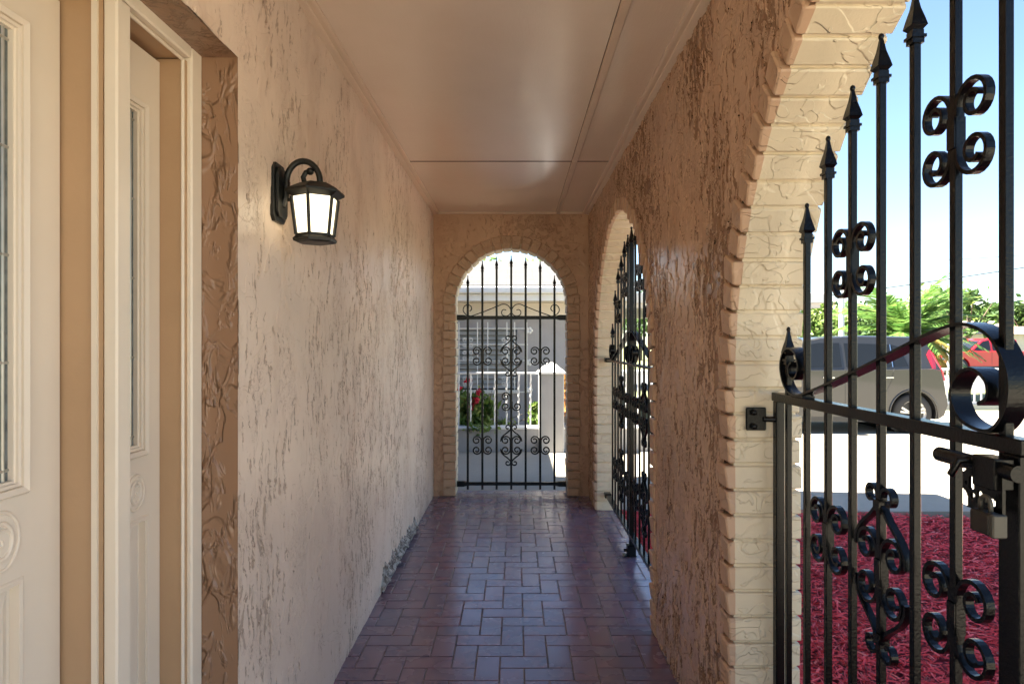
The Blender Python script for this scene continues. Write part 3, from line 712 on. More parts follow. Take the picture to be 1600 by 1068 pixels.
def hexr(r,z,ox=0): return [(LX+r*math.cos(math.pi/3*k+math.pi/6),LY+r*math.sin(math.pi/3*k+math.pi/6)*1.0,z) for k in range(6)]
def hexloft(mb,prof):
    vs=[]; 
    for r,z in prof: vs+=hexr(r,z)
    fs=[(i*6+k,i*6+(k+1)%6,(i+1)*6+(k+1)%6,(i+1)*6+k) for i in range(len(prof)-1) for k in range(6)]
    fs+=[tuple(range(6))[::-1],tuple(len(vs)-6+k for k in range(6))]; mb.add(vs,fs)
mb=MB(); hexloft(mb,[(.070,zz(310)),(.092,zz(303.5)),(.092,zz(300)),(.086,zz(298)),(.064,zz(292)),(.046,zz(287.5)),(.020,zz(286)),(.017,zz(284.5))])
mb.build('roof_cap',M['lantern'],T)
mb=MB(); rt,rb,zt_,zb_=.072,.058,zz(310),zz(368)
A=hexr(rt,zt_);B=hexr(rb,zb_)
for k in range(6): mb.tube([B[k],A[k]],.0055,6)
hexloft(mb,[(.052,zz(380)),(.066,zz(378)),(.068,zz(374)),(.060,zz(370)),(.060,zz(366.5))]); mb.build('cage',M['lantern'],T)
mb=MB(); A=hexr(rt-.006,zt_+.002);B=hexr(rb-.006,zz(367)); mb.add(A+B,[(k,(k+1)%6,6+(k+1)%6,6+k) for k in range(6)]); mb.build('lamp_glass',M['lampglass'],T)

# ------------------------------------------------------------------ ground outside
o=MB().add([(-400,-200,GZ-.05),(400,-200,GZ-.05),(400,900,GZ-.05),(-400,900,GZ-.05)],[(0,1,2,3)]).build('ground',M['lawn'],fix=False); struct(o)
mb=MB(); 
for (x0,x1,y0,y1) in ((-9,3.0,6.14,9.2),(-9,3.0,9.45,9.9),(3.01,6.9,5.95,9.85),(3.01,6.9,9.862,14.8),(6.912,12.5,5.2,9.85),(6.912,12.5,9.862,14.8),(.9,3.0,6.02,6.13),(-9,4.69,-14,-.81),(4.71,14,-14,5.19)):  # last two slabs: unseen, added to bounce sunlight into the porch
    mb.box((x0,y0,GZ-.08),(x1,y1,GZ))
struct(mb.build('driveway',M['concrete']))
# mulch bed
o=MB().add([(.868,-.8,GZ-.035),(4.7,-.8,GZ-.035),(4.7,5.2,GZ-.03),(4.6,5.72,GZ-.03),(3.0,5.93,GZ-.03),(.868,6.0,GZ-.03)],[(0,1,2,3,4,5)]).build('mulch_bed',M['soil'],fix=False); struct(o)
def edge_y(x): return np.interp(x,[.8,3.0,4.6,6.9,9.6],[6.0,5.95,5.75,5.25,3.0])
N=120000
cxs=.87+ (rng.random(N)**1.25)*5.2; cys=-.5+rng.random(N)*6.6
keep=(cys<edge_y(cxs)-.02+rng.normal(0,.035,N))&(cys>cxs*.95-.6); cxs,cys=cxs[keep],cys[keep]; N=len(cxs)
far=np.clip(cys/6,0,1)
ln=rng.gamma(3.,.0068,N)+.006; wd=rng.uniform(.0015,.005,N); th=rng.uniform(0,2*np.pi,N); pt=rng.normal(0,.28,N); z0=GZ-.02+rng.random(N)*.022; cv=rng.normal(0,.15,N)
dx,dy=np.cos(th),np.sin(th); V=np.zeros((N,6,3))
for k,tk in enumerate((-1,0,1)):
    for s_i,sg in enumerate((-1,1)):
        V[:,k*2+s_i,0]=cxs+dx*ln*tk-dy*wd*sg+(-dy)*cv*ln*(tk*tk); V[:,k*2+s_i,1]=cys+dy*ln*tk+dx*wd*sg+dx*cv*ln*(tk*tk)
        V[:,k*2+s_i,2]=z0+np.sin(pt)*ln*tk*.7+ (.3-tk*tk*.3)*ln*.5+sg*wd*.4*np.sign(pt)
idx=np.arange(N)[:,None]*6
Fm=np.concatenate([idx+np.array([[0,2,3,1]]),idx+np.array([[2,4,5,3]])])
o=np_mesh('mulch_chips',V.reshape(-1,3),Fm,M['mulch']); struct(o,'stuff','shredded red mulch covering the bed outside the near arch','mulch')

# ------------------------------------------------------------------ foliage helpers
def leaves(name, centers, size, mat, parent=None, flat=.0, elong=1.8):
    c=np.asarray(centers); n=len(c); a=rng.normal(size=(n,3)); a[:,2]*=1-flat; a/=np.linalg.norm(a,axis=1,keepdims=True)
    b=np.cross(a,rng.normal(size=(n,3))); b/=np.linalg.norm(b,axis=1,keepdims=True)
    s=size*rng.uniform(.6,1.3,(n,1)); A=a*s*elong/2; B=b*s/2; nrm=np.cross(a,b)*s*.15
    V=np.stack([c-A,c-B*.9+nrm,c+A,c+B*.9+nrm],1).reshape(-1,3)
    return np_mesh(name,V,np.arange(4*n).reshape(-1,4),mat,parent)
def blob(n,c,r,clumps=12,tight=.33):
    c=np.array(c); r=np.array(r); d=rng.normal(size=(clumps,3)); d/=np.linalg.norm(d,axis=1,keepdims=True); d*=rng.uniform(.35,.9,(clumps,1))
    k=rng.integers(0,clumps,n); return c+(d[k]+rng.normal(size=(n,3))*tight*rng.uniform(.5,1,(clumps,1))[k]*.7)*r
def tree(label,x,d,h,rx,rz,n,size,mat,group=None,name='tree',clumps=16,limbs=5,tight=.33,zc=None):
    T=thing(name,label,'tree',(x,d,GZ),group)
    zc=zc or h-rz; mb=MB(); mb.tube([(x,d,GZ-.2),(x+.05*h*.2,d,GZ+h*.3),(x,d,GZ+zc)],[.035*h,.025*h,.012*h],8)
    for k in range(limbs):
        a=k*2.4; mb.tube([(x,d,GZ+zc*.55+.04*h*k/limbs),(x+rx*.35*math.cos(a),d+rx*.35*math.sin(a),GZ+zc*.85),(x+rx*.7*math.cos(a),d+rx*.7*math.sin(a),GZ+zc+rz*.4)],[.016*h,.010*h,.004*h],6)
    mb.build('trunk',M['bark'],T); leaves('crown',blob(n,(x,d,GZ+zc),(rx,rx,rz),clumps,tight),size,mat,T); return T

# ------------------------------------------------------------------ behind the end gate: low wall, railing, roses, neighbour
T=thing('low_wall','low grey rendered garden wall with white coping behind the end gate','wall',(-2,9.33,GZ))
MB().box((-6,9.23,GZ-.1),(2.3,9.43,.165)).build('wall_body',M['lowwall'],T)
MB().bbox((-6,9.21,.165),(2.3,9.45,.198),.006).build('coping',M['white'],T)
T=thing('gate_pillar','square grey rendered pillar with white pyramid cap standing in the low wall','pillar',(.5,9.25,GZ))
MB().bbox((.325,9.11,GZ-.1),(.675,9.46,.945),.012).build('shaft',M['lowwall'],T)
mb=MB(); mb.bbox((.305,9.09,.945),(.695,9.48,.975),.004); mb.add([(.305,9.09,.975),(.695,9.09,.975),(.695,9.48,.975),(.305,9.48,.975),(.46,9.245,1.105),(.54,9.245,1.105),(.54,9.325,1.105),(.46,9.325,1.105)],[(0,1,5,4),(1,2,6,5),(2,3,7,6),(3,0,4,7),(4,5,6,7)]); mb.build('cap',M['white'],T)
T=thing('metal_railing','white metal railing with twisted pickets on top of the low garden wall','railing',(-2,9.33,.2))
mb=MB(); mb.bbox((-6,9.315,.935),(.32,9.345,.965),.003); mb.bbox((.68,9.315,.935),(2.2,9.345,.965),.003); mb.build('rail',M['white'],T)
x=-1.50; ks=[]
while x<2.2:
    if not .3<x<.7:
        vs=[];fs=[]
        for i in range(28):
            a=math.pi/4+(i*.42 if 4<i<24 else (4*.42 if i<=4 else 24*.42)); z=.198+.738*i/27
            for k in range(4): vs.append((x+.0125*math.cos(a+k*math.pi/2),9.33+.0125*math.sin(a+k*math.pi/2),z))
        for i in range(27):
            for k in range(4): fs.append((i*4+k,i*4+(k+1)%4,i*4+4+(k+1)%4,i*4+4+k))
        MB().add(vs,fs).build('picket',M['white'],T)
    x+=.171
def bush(label,x,d,z0,h,w,n,size,flowers,name='rose_bush',mat='leafb',stems=4):
    T=thing(name,label,'plant',(x,d,z0)); mb=MB()
    for k in range(stems): 
        q=(k-(stems-1)/2)*w*.35; mb.tube([(x+q*.3,d,z0-.05),(x+q*.7,d+.03*k,z0+h*.5),(x+q*1.2,d,z0+h*.92)],[.008,.006,.003],6)
    mb.build('stem',M['bark'],T)
    leaves('foliage',blob(n,(x,d,z0+h*.48),(w/2,w/2,h*.5),14,.36),size,M[mat],T)
    for (fx,fz) in flowers:
        p=[(fx,d-.16,fz)]
        leaves('flower',np.array(p)+rng.normal(0,.018,(36,3)),.045,M['rose'],T,elong=1.2)
    return T
P=lambda x,y,d=9.55:(px(x,y,d).x,px(x,y,d).z)
bush('tall rose bush with pink red blooms at the left edge of the end arch',P(722,0)[0],9.7,.1,.72,.42,620,.06,[P(716,606),P(731,594),P(712,603)])
bush('leafy rose bush with two red blooms behind the railing',P(755,0)[0],9.7,.1,.62,.55,1000,.06,[P(748,612),P(744,625),P(738,634)])
bush('low pale green ground plants at the foot of the roses',P(750,0)[0],9.62,.1,.26,1.0,900,.05,[],'ground_cover_plant','leafb',6)
bush('small green shrub growing left of the grey pillar',P(838,0)[0],9.66,.1,.42,.24,320,.06,[],'shrub')
bush('yellow leaved croton right of the grey pillar',P(881,0)[0],9.7,.25,.66,.34,260,.10,[],'croton_plant','croton')
# neighbour house
ND=11.5
T=thing('neighbour_house','pale grey neighbouring house with shingle roof and louvred window behind the garden wall','house',(-2,ND,GZ))
mb=MB(); wx0,wx1,wz0,wz1=-3.2,.02,.56,1.63
mb.box((-9,ND,GZ-.1),(wx0,ND+.2,2.1)); mb.box((wx1,ND,GZ-.1),(1.55,ND+.2,2.1)); mb.box((wx0,ND,GZ-.1),(wx1,ND+.2,wz0)); mb.box((wx0,ND,wz1),(wx1,ND+.2,2.1)); mb.box((1.35,ND+.2,GZ-.1),(1.55,17.5,2.1)); mb.build('wall',M['nwall'],T)
MB().box((-9,ND-.03,1.82),(1.56,ND-.002,2.086)).build('frieze_board',M['cream_ext'],T)
mb=MB(); mb.box((-9,10.95,2.09),(1.95,ND+.2,2.11)); mb.build('soffit',M['cream_ext'],T)
mb=MB(); mb.box((-9,10.9,2.09),(2.0,10.948,2.20)); mb.bbox((-9,10.80,2.205),(2.0,10.93,2.325),.02); mb.build('fascia',M['white'],T)
mb=MB(); mb.add([(-9.2,10.84,2.335),(2.05,10.84,2.335),(2.05,15,3.27),(-9.2,15,3.27),(2.05,19.3,2.33),(-9.2,19.3,2.33)],[(0,1,2,3),(3,2,4,5)]); mb.add([(-9.2,10.84,2.30),(2.05,10.84,2.30),(2.05,15,3.22),(-9.2,15,3.22)],[(3,2,1,0)]); mb.box((-9.2,10.838,2.326),(2.05,10.86,2.345)); mb.build('roof',M['shingle'],T,fix=False)
wn=MB(); wn.box((wx0,ND+.08,wz0),(wx1,ND+.1,wz1)); wn=wn.build('window',M['pane'],T)
mb=MB()
z=wz0+.03
while z<wz1-.02:
    mb.add([(wx0,ND+.075,z+.075),(wx1,ND+.075,z+.075),(wx1,ND+.015,z),(wx0,ND+.015,z)],[(0,1,2,3)]); z+=.085
mb.build('louvres',M['louvre'],wn,fix=False)
mb=MB(); mb.box((wx0-.05,ND-.03,wz0-.06),(wx1+.05,ND-.001,wz0)); mb.box((-1.62,ND-.01,wz0),(-1.56,ND+.06,wz1)); mb.build('sill',M['white'],wn)
T=thing('window_grille','white wrought iron security grille with scrolls over the neighbour window','grille',(-1,11.25,.5))
gp_=lambda x,y:(px(x,y,11.25).x,px(x,y,11.25).z); mb=MB(); tb=lambda a,b,r=.011: mb.tube([(a[0],11.25,a[1]),(b[0],11.25,b[1])],r,6)
for y in (513,538,563,612): tb(gp_(560,y),gp_(825,y))
for x in (640,660,680,717,731,746,762,792,804,823): tb(gp_(x,503),gp_(x,618 if x<800 else 612))
pg=lambda a,b,h:(a,11.25+h,b)
for x in (640,731,792):
    for y in (535,555,595):
        c=gp_(x,y); mb.tube([(c[0]-.001,11.25,c[1]-.12),(c[0],11.25,c[1]+.12)],.02,6); c_pair(mb,c[0],c[1],pg,.016,.011)
for y in (516,566,609):
    c=gp_(827,y)
    for k in range(5): a=k*1.256; mb.lathe([(.001,-.01),(.028,-.006),(.028,.006),(.001,.01)],(c[0]+.035*math.cos(a),11.25,c[1]+.035*math.sin(a)),8,'y')
for x,z in ((560,1.6),(823,1.6),(823,.6),(560,.6)): 
    q=px(x,0,11.25).x; mb.tube([(q,11.25,z),(q,ND,z)],.01,6)
mb.build('bars',M['white'],T)
T=thing('carport','flat white roofed carport on slim posts beside the neighbouring house','carport',(4,13,GZ))
MB().bbox((1.75,12.0,2.12),(5.68,17.5,2.31),.01).build('roof',M['white'],T)
MB().box((1.8,12.05,2.03),(5.62,17.4,2.118)).build('beam',M['cream_ext'],T)
for (x,y) in ((1.9,12.15),(5.45,16.9),(1.9,16.9)): MB().tube([(x,y,GZ-.1),(x,y,2.04)],.04,10).build('post',M['white'],T)
tree('bright green tree crown rising above the neighbour shingle roof',.15,24,4.75,2.4,1.15,3800,.16,M['leafb'],name='tree')

# ------------------------------------------------------------------ cars
def wheel(parent,x,y,z,r,w,side,spokes=5):
    mb=MB(); prof=[(r*.66,-w/2),(r*.9,-w/2),(r*.985,-w*.36),(r,-w*.2),(r,w*.2),(r*.985,w*.36),(r*.9,w/2),(r*.66,w/2)]
    mb.lathe(prof,(x,y,z),40,'y',cap=False); tw=mb.build('wheel',M['rubber'],parent)
    rm=MB(); f=y+side*w*.40
    rm.lathe([(r*.70,-.012),(r*.72,.0),(r*.67,.012),(r*.62,.004),(r*.60,-side*.05)],(x,f,z),40,'y',cap=False)
    for k in range(spokes):
        a=2*math.pi*k/spokes+.3
        for q,wd_ in ((a-.17,.035),(a+.17,.035)):
            c,s=math.cos(q),math.sin(q); c2,s2=math.cos(a),math.sin(a)
            p0=Vector((x+c2*r*.12,0,z+s2*r*.12)); p1=Vector((x+c*r*.66,0,z+s*r*.66)); n=Vector((-s,0,c))
            vs=[]
            for pp,ww in ((p0,.03),(p1,wd_)):
                for sg in (-1,1): vs+= [(pp.x+n.x*ww*sg/2,f-side*.012,pp.z+n.z*ww*sg/2),(pp.x+n.x*ww*sg/2,f+side*.010,pp.z+n.z*ww*sg/2)]
            rm.add(vs,[(0,1,3,2),(4,6,7,5),(0,4,5,1),(2,3,7,6),(1,5,7,3),(0,2,6,4)])
    rm.lathe([(r*.15,-.01),(r*.15,.012),(r*.08,.018)],(x,f,z),16,'y')
    rm.build('rim',M['alloy'],tw)
    MB().lathe([(r*.64,-.01),(r*.64,.0)],(x,f-side*.05,z),30,'y').build('brake_disc',M['black'],tw)
def arcpts(cx,cz,r,a0,a1,n=14): return [(cx+r*math.cos(a),cz+r*math.sin(a)) for a in np.linspace(a0,a1,n)]
def body_loft(prof, y0, y1, inset, place_x, n_in=3, rnd=.09):
    """closed side profile lofted across the width with rounded shoulders"""
    c=np.mean(prof,0); W=y1-y0; st=[]
    for k,(f,sx) in enumerate(((0,.965),(.012,.985),(.035,.996),(.09,1.),(.91,1.),(.965,.996),(.988,.985),(1,.965))): st.append((y0+W*f,sx))
    mb=MB(); n=len(prof); vs=[]
    for y,s in st: vs+=[(place_x(c[0]+(p[0]-c[0])*(1-(1-s)*.35)),y,c[1]+(p[1]-c[1])*(1-(1-s)*1.0)) for p in prof]
    fs=[(i*n+k,i*n+(k+1)%n,(i+1)*n+(k+1)%n,(i+1)*n+k) for i in range(len(st)-1) for k in range(n)]
    mb.add(vs,fs); mb.add(vs[:n],[tuple(range(n))]); mb.add(vs[-n:],[tuple(range(n))[::-1]]); return mb
def gh_loft(poly_lo, poly_hi, y0,y1,tum,px_):
    pass
def hatchback():
    d0=11.07; xr=px(1483,0,d0).x; w=1.78; X=lambda s: xr-s   # s measured from the rear bumper forwards
    z=lambda q: GZ+q
    T=thing('hatchback_car','boxy grey hatchback parked side on across the concrete driveway behind the near gate','car',(xr-2,d0+.9,GZ))
    wr,wf=.60,3.17; R=.40
    prof=[(.03,z(.42)),(.14,z(.26)),(.20,z(.25))]+[(a,b) for a,b in arcpts(wr,z(.335),R,math.pi+.25,2*math.pi-.25,2)][:0]
    prof=[(.02,z(.62)),(.0,z(.48)),(.06,z(.30)),(.16,z(.235))]+[(-(a-wr)+wr,b) for a,b in arcpts(wr,z(.335),R,-.26,math.pi+.26,18)]+[(1.1,z(.2)),(2.6,z(.2))]+[(-(a-wf)+wf,b) for a,b in arcpts(wf,z(.335),R,-.35,math.pi+.35,18)]+[(3.75,z(.24)),(3.98,z(.30)),(4.05,z(.48)),(4.02,z(.78)),(3.9,z(.95)),(3.2,z(1.06)),(2.9,z(1.075)),(1.4,z(1.085)),(.25,z(1.105)),(.12,z(1.08)),(.07,z(.9))]
    y0,y1=d0,d0+w
    b=body_loft(prof,y0,y1,0,X).build('body',M['carpaint'],T)
    for p in b.data.polygons: p.use_smooth=False
    # cabin
    lo=[(.10,z(1.07)),(3.05,z(1.05))]; 
    hi=[(.36,z(1.60)),(.62,z(1.635)),(1.5,z(1.645)),(2.15,z(1.60)),(2.42,z(1.54))]
    mb=MB(); pr=[(.10,z(1.07)),(.18,z(1.30)),(.33,z(1.57)),(.50,z(1.625)),(1.5,z(1.645)),(2.10,z(1.61)),(2.40,z(1.55)),(3.05,z(1.05))]
    n=len(pr); tum=lambda zz_: .03+.14*max(0,(zz_-z(1.07))/.57)
    rows=[]
    for (f) in (0,1):
        rows.append([(X(a),(y0+tum(q)) if f==0 else (y1-tum(q)),q) for a,q in pr])
    in0=[(X(a+( .0)),y0+tum(q)+.07,q+(.02 if q>z(1.5) else 0)) for a,q in pr]; in1=[(X(a),y1-tum(q)-.07,q+(.02 if q>z(1.5) else 0)) for a,q in pr]
    vs=rows[0]+in0+in1+rows[1]; fs=[(i*n+k,i*n+(k+1)%n,(i+1)*n+(k+1)%n,(i+1)*n+k) for i in range(3) for k in range(n)]
    mb.add(vs,fs); mb.add(rows[0],[tuple(range(n))]); mb.add(rows[1],[tuple(range(n))]); mb.build('cabin',M['carpaint'],T,bevel=.02)
    def side_panel(poly,name,mat,off=.006,par=T):
        for s_ in (0,1):
            mb=MB(); f=(lambda q: y0+tum(q)-off) if s_==0 else (lambda q: y1-tum(q)+off)
            g_=(lambda q: y0+tum(q)+.02) if s_==0 else (lambda q: y1-tum(q)-.02)
            A=[(X(a),f(q),q) for a,q in poly]; B=[(X(a),g_(q),q) for a,q in poly]; n_=len(poly)
            mb.add(A+B,[tuple(range(n_))]+[(i,(i+1)%n_,n_+(i+1)%n_,n_+i) for i in range(n_)]); mb.build(name,mat,par)
    zb_,zt_=z(1.125),z(1.52)
    side_panel([(.66,z(1.14)),(.92,z(1.13)),(.92,z(1.51)),(.78,z(1.47))],'window',M['carglass'])
    side_panel([(.95,zb_),(1.72,zb_),(1.72,z(1.53)),(.95,z(1.51))],'window',M['carglass'])
    side_panel([(1.80,zb_),(2.80,zb_-.01),(2.36,z(1.50)),(2.15,z(1.535)),(1.80,z(1.535))],'window',M['carglass'])
    side_panel([(.928,zb_),(.942,zb_),(.942,z(1.51)),(.928,z(1.51))],'window_trim',M['chrome'],.012)
    MB().add([(X(2.43),y0+.2,z(1.535)),(X(3.0),y0+.11,z(1.085)),(X(3.0),y1-.11,z(1.085)),(X(2.43),y1-.2,z(1.535))],[(0,1,2,3)]).build('windscreen',M['carglass'],T)
    # tall tail lamps
    for (ya,yb) in ((y0+.02,y0+.16),(y1-.16,y1-.02)):
        ppo=[(.215,z(1.36)),(.27,z(1.42)),(.33,z(1.33)),(.24,z(1.04)),(.15,z(.88)),(.055,z(.90)),(.085,z(1.04))]
        mb=MB(); n_=len(ppo); A=[(X(a),ya+(tum(q)-.035 if ya<y0+.1 else 0),q) for a,q in ppo]; B=[(X(a-.02),yb-(tum(q)-.035 if yb>y1-.1 else 0),q) for a,q in ppo]
        mb.add(A+B,[tuple(range(n_)),tuple(range(n_,2*n_))]+[(i,(i+1)%n_,n_+(i+1)%n_,n_+i) for i in range(n_)]); mb.build('tail_light',M['tail'],T)
    # door seams, handle, filler cap, sill
    mb=MB(); yb=y0-.0015
    for s_,za,zb2 in ((1.76,.42,1.1),(2.86,.42,1.06)): mb.box((X(s_)-.004,yb,z(za)),(X(s_)+.004,yb+.01,z(zb2)))
    mb.tube([(X(a),yb+.002,b) for a,b in [(.93,z(1.1)),(.97,z(.9)),(1.06,z(.72)),(1.14,z(.5)),(1.16,z(.42))]],.005,6)
    mb.tube([(X(.55+.075*math.cos(a)),yb+.001,z(.93)+.075*math.sin(a)) for a in np.linspace(0,6.283,24)],.004,6,False)
    mb.box((X(2.78),yb-.004,z(.20)),(X(1.02),yb+.03,z(.285))); mb.build('seams',M['black'],T)
    for q in (1.05,2.05): mb=MB(); mb.bbox((X(q)-.10,y0-.03,z(.935)),(X(q)+.10,y0-.015,z(.96)),.004); mb.box((X(q)-.09,y0-.02,z(.94)),(X(q)-.07,y0+.01,z(.955))); mb.box((X(q)+.07,y0-.02,z(.94)),(X(q)+.09,y0+.01,z(.955))); mb.build('door_handle',M['chrome'],T)
    mb=MB(); mb.bbox((X(2.72),y0-.16,z(1.10)),(X(2.56),y0+.01,z(1.24)),.03); mb.build('mirror',M['carpaint'],T)
    for s_ in (wr,wf):
        for yy,sd in ((y0+.115,-1),(y1-.115,1)): wheel(T,X(s_),yy,z(.335),.335,.21,sd)
        MB().lathe([(R-.01,0),(R-.01,w-.36)],(X(s_),y0+.18,z(.34)),24,'y').build('wheel_well',M['black'],T)
        arc=[(X(s_+(R+.012)*math.cos(a)),y0-.004,z(.335)+(R+.012)*math.sin(a)) for a in np.linspace(-.2,math.pi+.2,30)]
        MB().tube(arc,.016,6).build('arch_lip',M['carpaint'],T)
    mb=MB(); mb.bbox((X(.02),y0+.08,z(.40)),(X(-.05),y1-.08,z(.62)),.04); mb.build('rear_bumper',M['carpaint'],T)
hatchback()
def pickup():
    d0=31.5; xl=px(1470,0,d0).x; X=lambda s: xl+s; z=lambda q: GZ+q; w=1.95; y0,y1=d0,d0+w
    T=thing('pickup_truck','bright red crew cab pickup truck parked across the street','truck',(xl+2.5,d0+1,GZ))
    wf,wr=.95,4.5; R=.46
    prof=[(.0,z(.62)),(.05,z(.42)),(.35,z(.4))]+[(2*wf-a,b) for a,b in arcpts(wf,z(.4),R,-.02,math.pi+.02,16)]+[(1.6,z(.36)),(3.9,z(.36))]+[(2*wr-a,b) for a,b in arcpts(wr,z(.4),R,-.02,math.pi+.02,16)]+[(5.3,z(.42)),(5.5,z(.5)),(5.5,z(1.12)),(3.9,z(1.14)),(3.88,z(1.16)),(1.55,z(1.13)),(.35,z(1.06)),(.05,z(.95))]
    prof=[(a,b) for a,b in prof]
    body_loft(prof,y0,y1,0,X).build('body',M['red'],T)
    tum=lambda q: .02+.17*max(0,(q-z(1.12))/.72); pr=[(1.35,z(1.1)),(2.05,z(1.66)),(2.4,z(1.76)),(3.5,z(1.78)),(3.78,z(1.70)),(3.88,z(1.12))]; n=len(pr)
    A=[(X(a),y0+tum(q),q) for a,q in pr]; B=[(X(a),y1-tum(q),q) for a,q in pr]
    MB().add(A+B,[tuple(range(n)),tuple(range(n,2*n))]+[(i,(i+1)%n,n+(i+1)%n,n+i) for i in range(n)]).build('cabin',M['red'],T,bevel=.04)
    for poly in ([(1.58,z(1.18)),(2.42,z(1.18)),(2.42,z(1.68)),(2.12,z(1.62))],[(2.52,z(1.18)),(3.05,z(1.18)),(3.05,z(1.69)),(2.52,z(1.69))],[(3.15,z(1.18)),(3.76,z(1.18)),(3.68,z(1.66)),(3.15,z(1.69))]):
        mb=MB(); mb.add([(X(a),y0+tum(q)-.012,q) for a,q in poly],[tuple(range(len(poly)))]); mb.build('window',M['carglass'],T); mb=MB(); mb.add([(X(a),y1-tum(q)+.012,q) for a,q in poly],[tuple(range(len(poly)))]); mb.build('window',M['carglass'],T)
    MB().add([(X(1.33),y0+.12,z(1.14)),(X(2.0),y0+.2,z(1.65)),(X(2.0),y1-.2,z(1.65)),(X(1.33),y1-.12,z(1.14))],[(0,1,2,3)]).build('windscreen',M['carglass'],T)
    mb=MB(); mb.bbox((X(-.08),y0+.05,z(.42)),(X(.04),y1-.05,z(.62)),.03); mb.build('bumper',M['chrome'],T)
    mb=MB(); mb.bbox((X(1.0),y0-.02,z(.36)),(X(4.0),y0+.05,z(.42)),.01)
    for s_ in (2.47,3.1): mb.box((X(s_)-.008,y0-.003,z(.5)),(X(s_)+.008,y0+.02,z(1.14)))
    mb.build('running_board',M['black'],T)
    for s_ in (wf,wr):
        for yy,sd in ((y0+.14,-1),(y1-.14,1)): wheel(T,X(s_),yy,z(.4),.4,.26,sd,6)
        MB().lathe([(R-.01,0),(R-.01,w-.4)],(X(s_),y0+.2,z(.4)),20,'y').build('wheel_well',M['black'],T)
pickup()

# ------------------------------------------------------------------ street side background
struct(MB().box((-60,22,GZ-.046),(140,34.5,GZ-.02)).build('road',M['asphalt']))
struct(MB().box((-60,34.5,GZ-.1),(140,36,GZ+.06)).build('pavement',M['kerb']))
struct(MB().box((7,14.83,GZ-.1),(30,21.9,GZ-.012)).build('verge',M['lawn']))
def baluster_fence(x0,x1,y,h,label,dx=.16):
    T=thing('baluster_fence',label,'fence',(x0,y,GZ)); mb=MB(); mb.bbox((x0,y-.03,GZ+h-.05),(x1,y+.03,GZ+h),.004); mb.bbox((x0,y-.03,GZ+.12),(x1,y+.03,GZ+.17),.004); mb.build('rail',M['white'],T)
    mb=MB(); mb.box((x0-.1,y-.1,GZ-.1),(x1+.1,y+.1,GZ+.118)); mb.build('plinth',M['kerb'],T)
    x=x0+.08; k=0
    while x<x1 and k<95:
        MB().bbox((x-.014,y-.014,GZ+.17),(x+.014,y+.014,GZ+h-.05),.002).build('picket',M['white'],T); x+=dx; k+=1
baluster_fence(7.4,16.5,15.2,.95,'white metal picket fence on grey plinth behind the grey hatchback')
def rail_fence(x0,x1,y):
    T=thing('rail_fence','pale horizontal rail fence beyond the palm and picket fence','fence',(x0,y,GZ)); mb=MB()
    for z in (.45,.95,1.45): mb.bbox((x0,y-.02,GZ+z-.08),(x1,y+.02,GZ+z),.004)
    mb.build('rail',M['white'],T); x=x0
    while x<=x1: MB().bbox((x-.05,y+.021,GZ-.1),(x+.05,y+.12,GZ+1.5),.004).build('post',M['white'],T); x+=2.
rail_fence(13.3,17.4,26.)
def palm(label,x,d,zc,n,L,dry=.3):
    T=thing('palm_tree',label,'palm',(x,d,GZ)); mb=MB(); mb.tube([(x,d,GZ-.2),(x+.05,d,GZ+zc*.5),(x,d,GZ+zc)],[.17,.13,.15],10); mb.build('trunk',M['bark'],T)
    def fronds(name,mat,cnt,e0,e1,Lf):
        V=[];Fc=[]
        for k in range(cnt):
            az=random.uniform(0,6.283); el=random.uniform(e0,e1); Lk=Lf*random.uniform(.8,1.1); p=Vector((x,d,GZ+zc)); dirv=Vector((math.cos(az)*math.cos(el),math.sin(az)*math.cos(el),math.sin(el)))
            seg=14; pts=[p.copy()]
            for i in range(seg):
                dirv=(dirv+Vector((0,0,-.055-.05*i/seg))).normalized(); p=p+dirv*Lk/seg; pts.append(p.copy())
            side=dirv.cross(Vector((0,0,1))).normalized() if abs(dirv.z)<.98 else Vector((1,0,0))
            for i in range(2,seg+1):
                for s_ in (-1,1):
                    for q in (0,.5):
                        b=pts[i-1].lerp(pts[i],q); tg=(pts[i]-pts[i-1]).normalized(); ll=Lk*.30*math.sin(math.pi*min(1,(i+q)/(seg+1)*.85+.12))
                        tip=b+(side*s_*.75+tg*.75+Vector((0,0,-.25+random.uniform(-.15,.15)))).normalized()*ll; wv=tg*.03*Lk/1.5
                        o=len(V); V+= [b-wv,b+wv,tip]; Fc.append((o,o+1,o+2))
            for i in range(seg):
                o=len(V); a,b=pts[i],pts[i+1]; wv=Vector((0,0,.012)); V+=[a-wv,b-wv,b+wv]; Fc.append((o,o+1,o+2))
        np_mesh(name,[tuple(v) for v in V],Fc,mat,T)
    fronds('crown',M['palm'],n,-.25,1.25,L); fronds('dry_fronds',M['palmdry'],int(n*dry),-.7,.15,L*.8); return T
palm('bushy palm with green and yellowing fronds behind the grey hatchback',px(1410,0,18).x,18,1.75,60,2.0,.9)
palm('second smaller palm right of the first, against the bare branched tree',px(1436,0,19.5).x,19.5,1.8,36,1.15,.5)
tree('open branched tree with sparse leaf clusters right of the palms',px(1512,0,38).x,38,4.6,2.5,1.35,900,.28,M['leaf'],name='tree',clumps=11,limbs=9,tight=.2,zc=3.2)
tree('dense green tree at the right edge of the photo beyond the red truck',px(1612,0,46).x,46,4.4,2.4,1.6,3000,.3,M['leaf'])
G='trees along the horizon across the street'
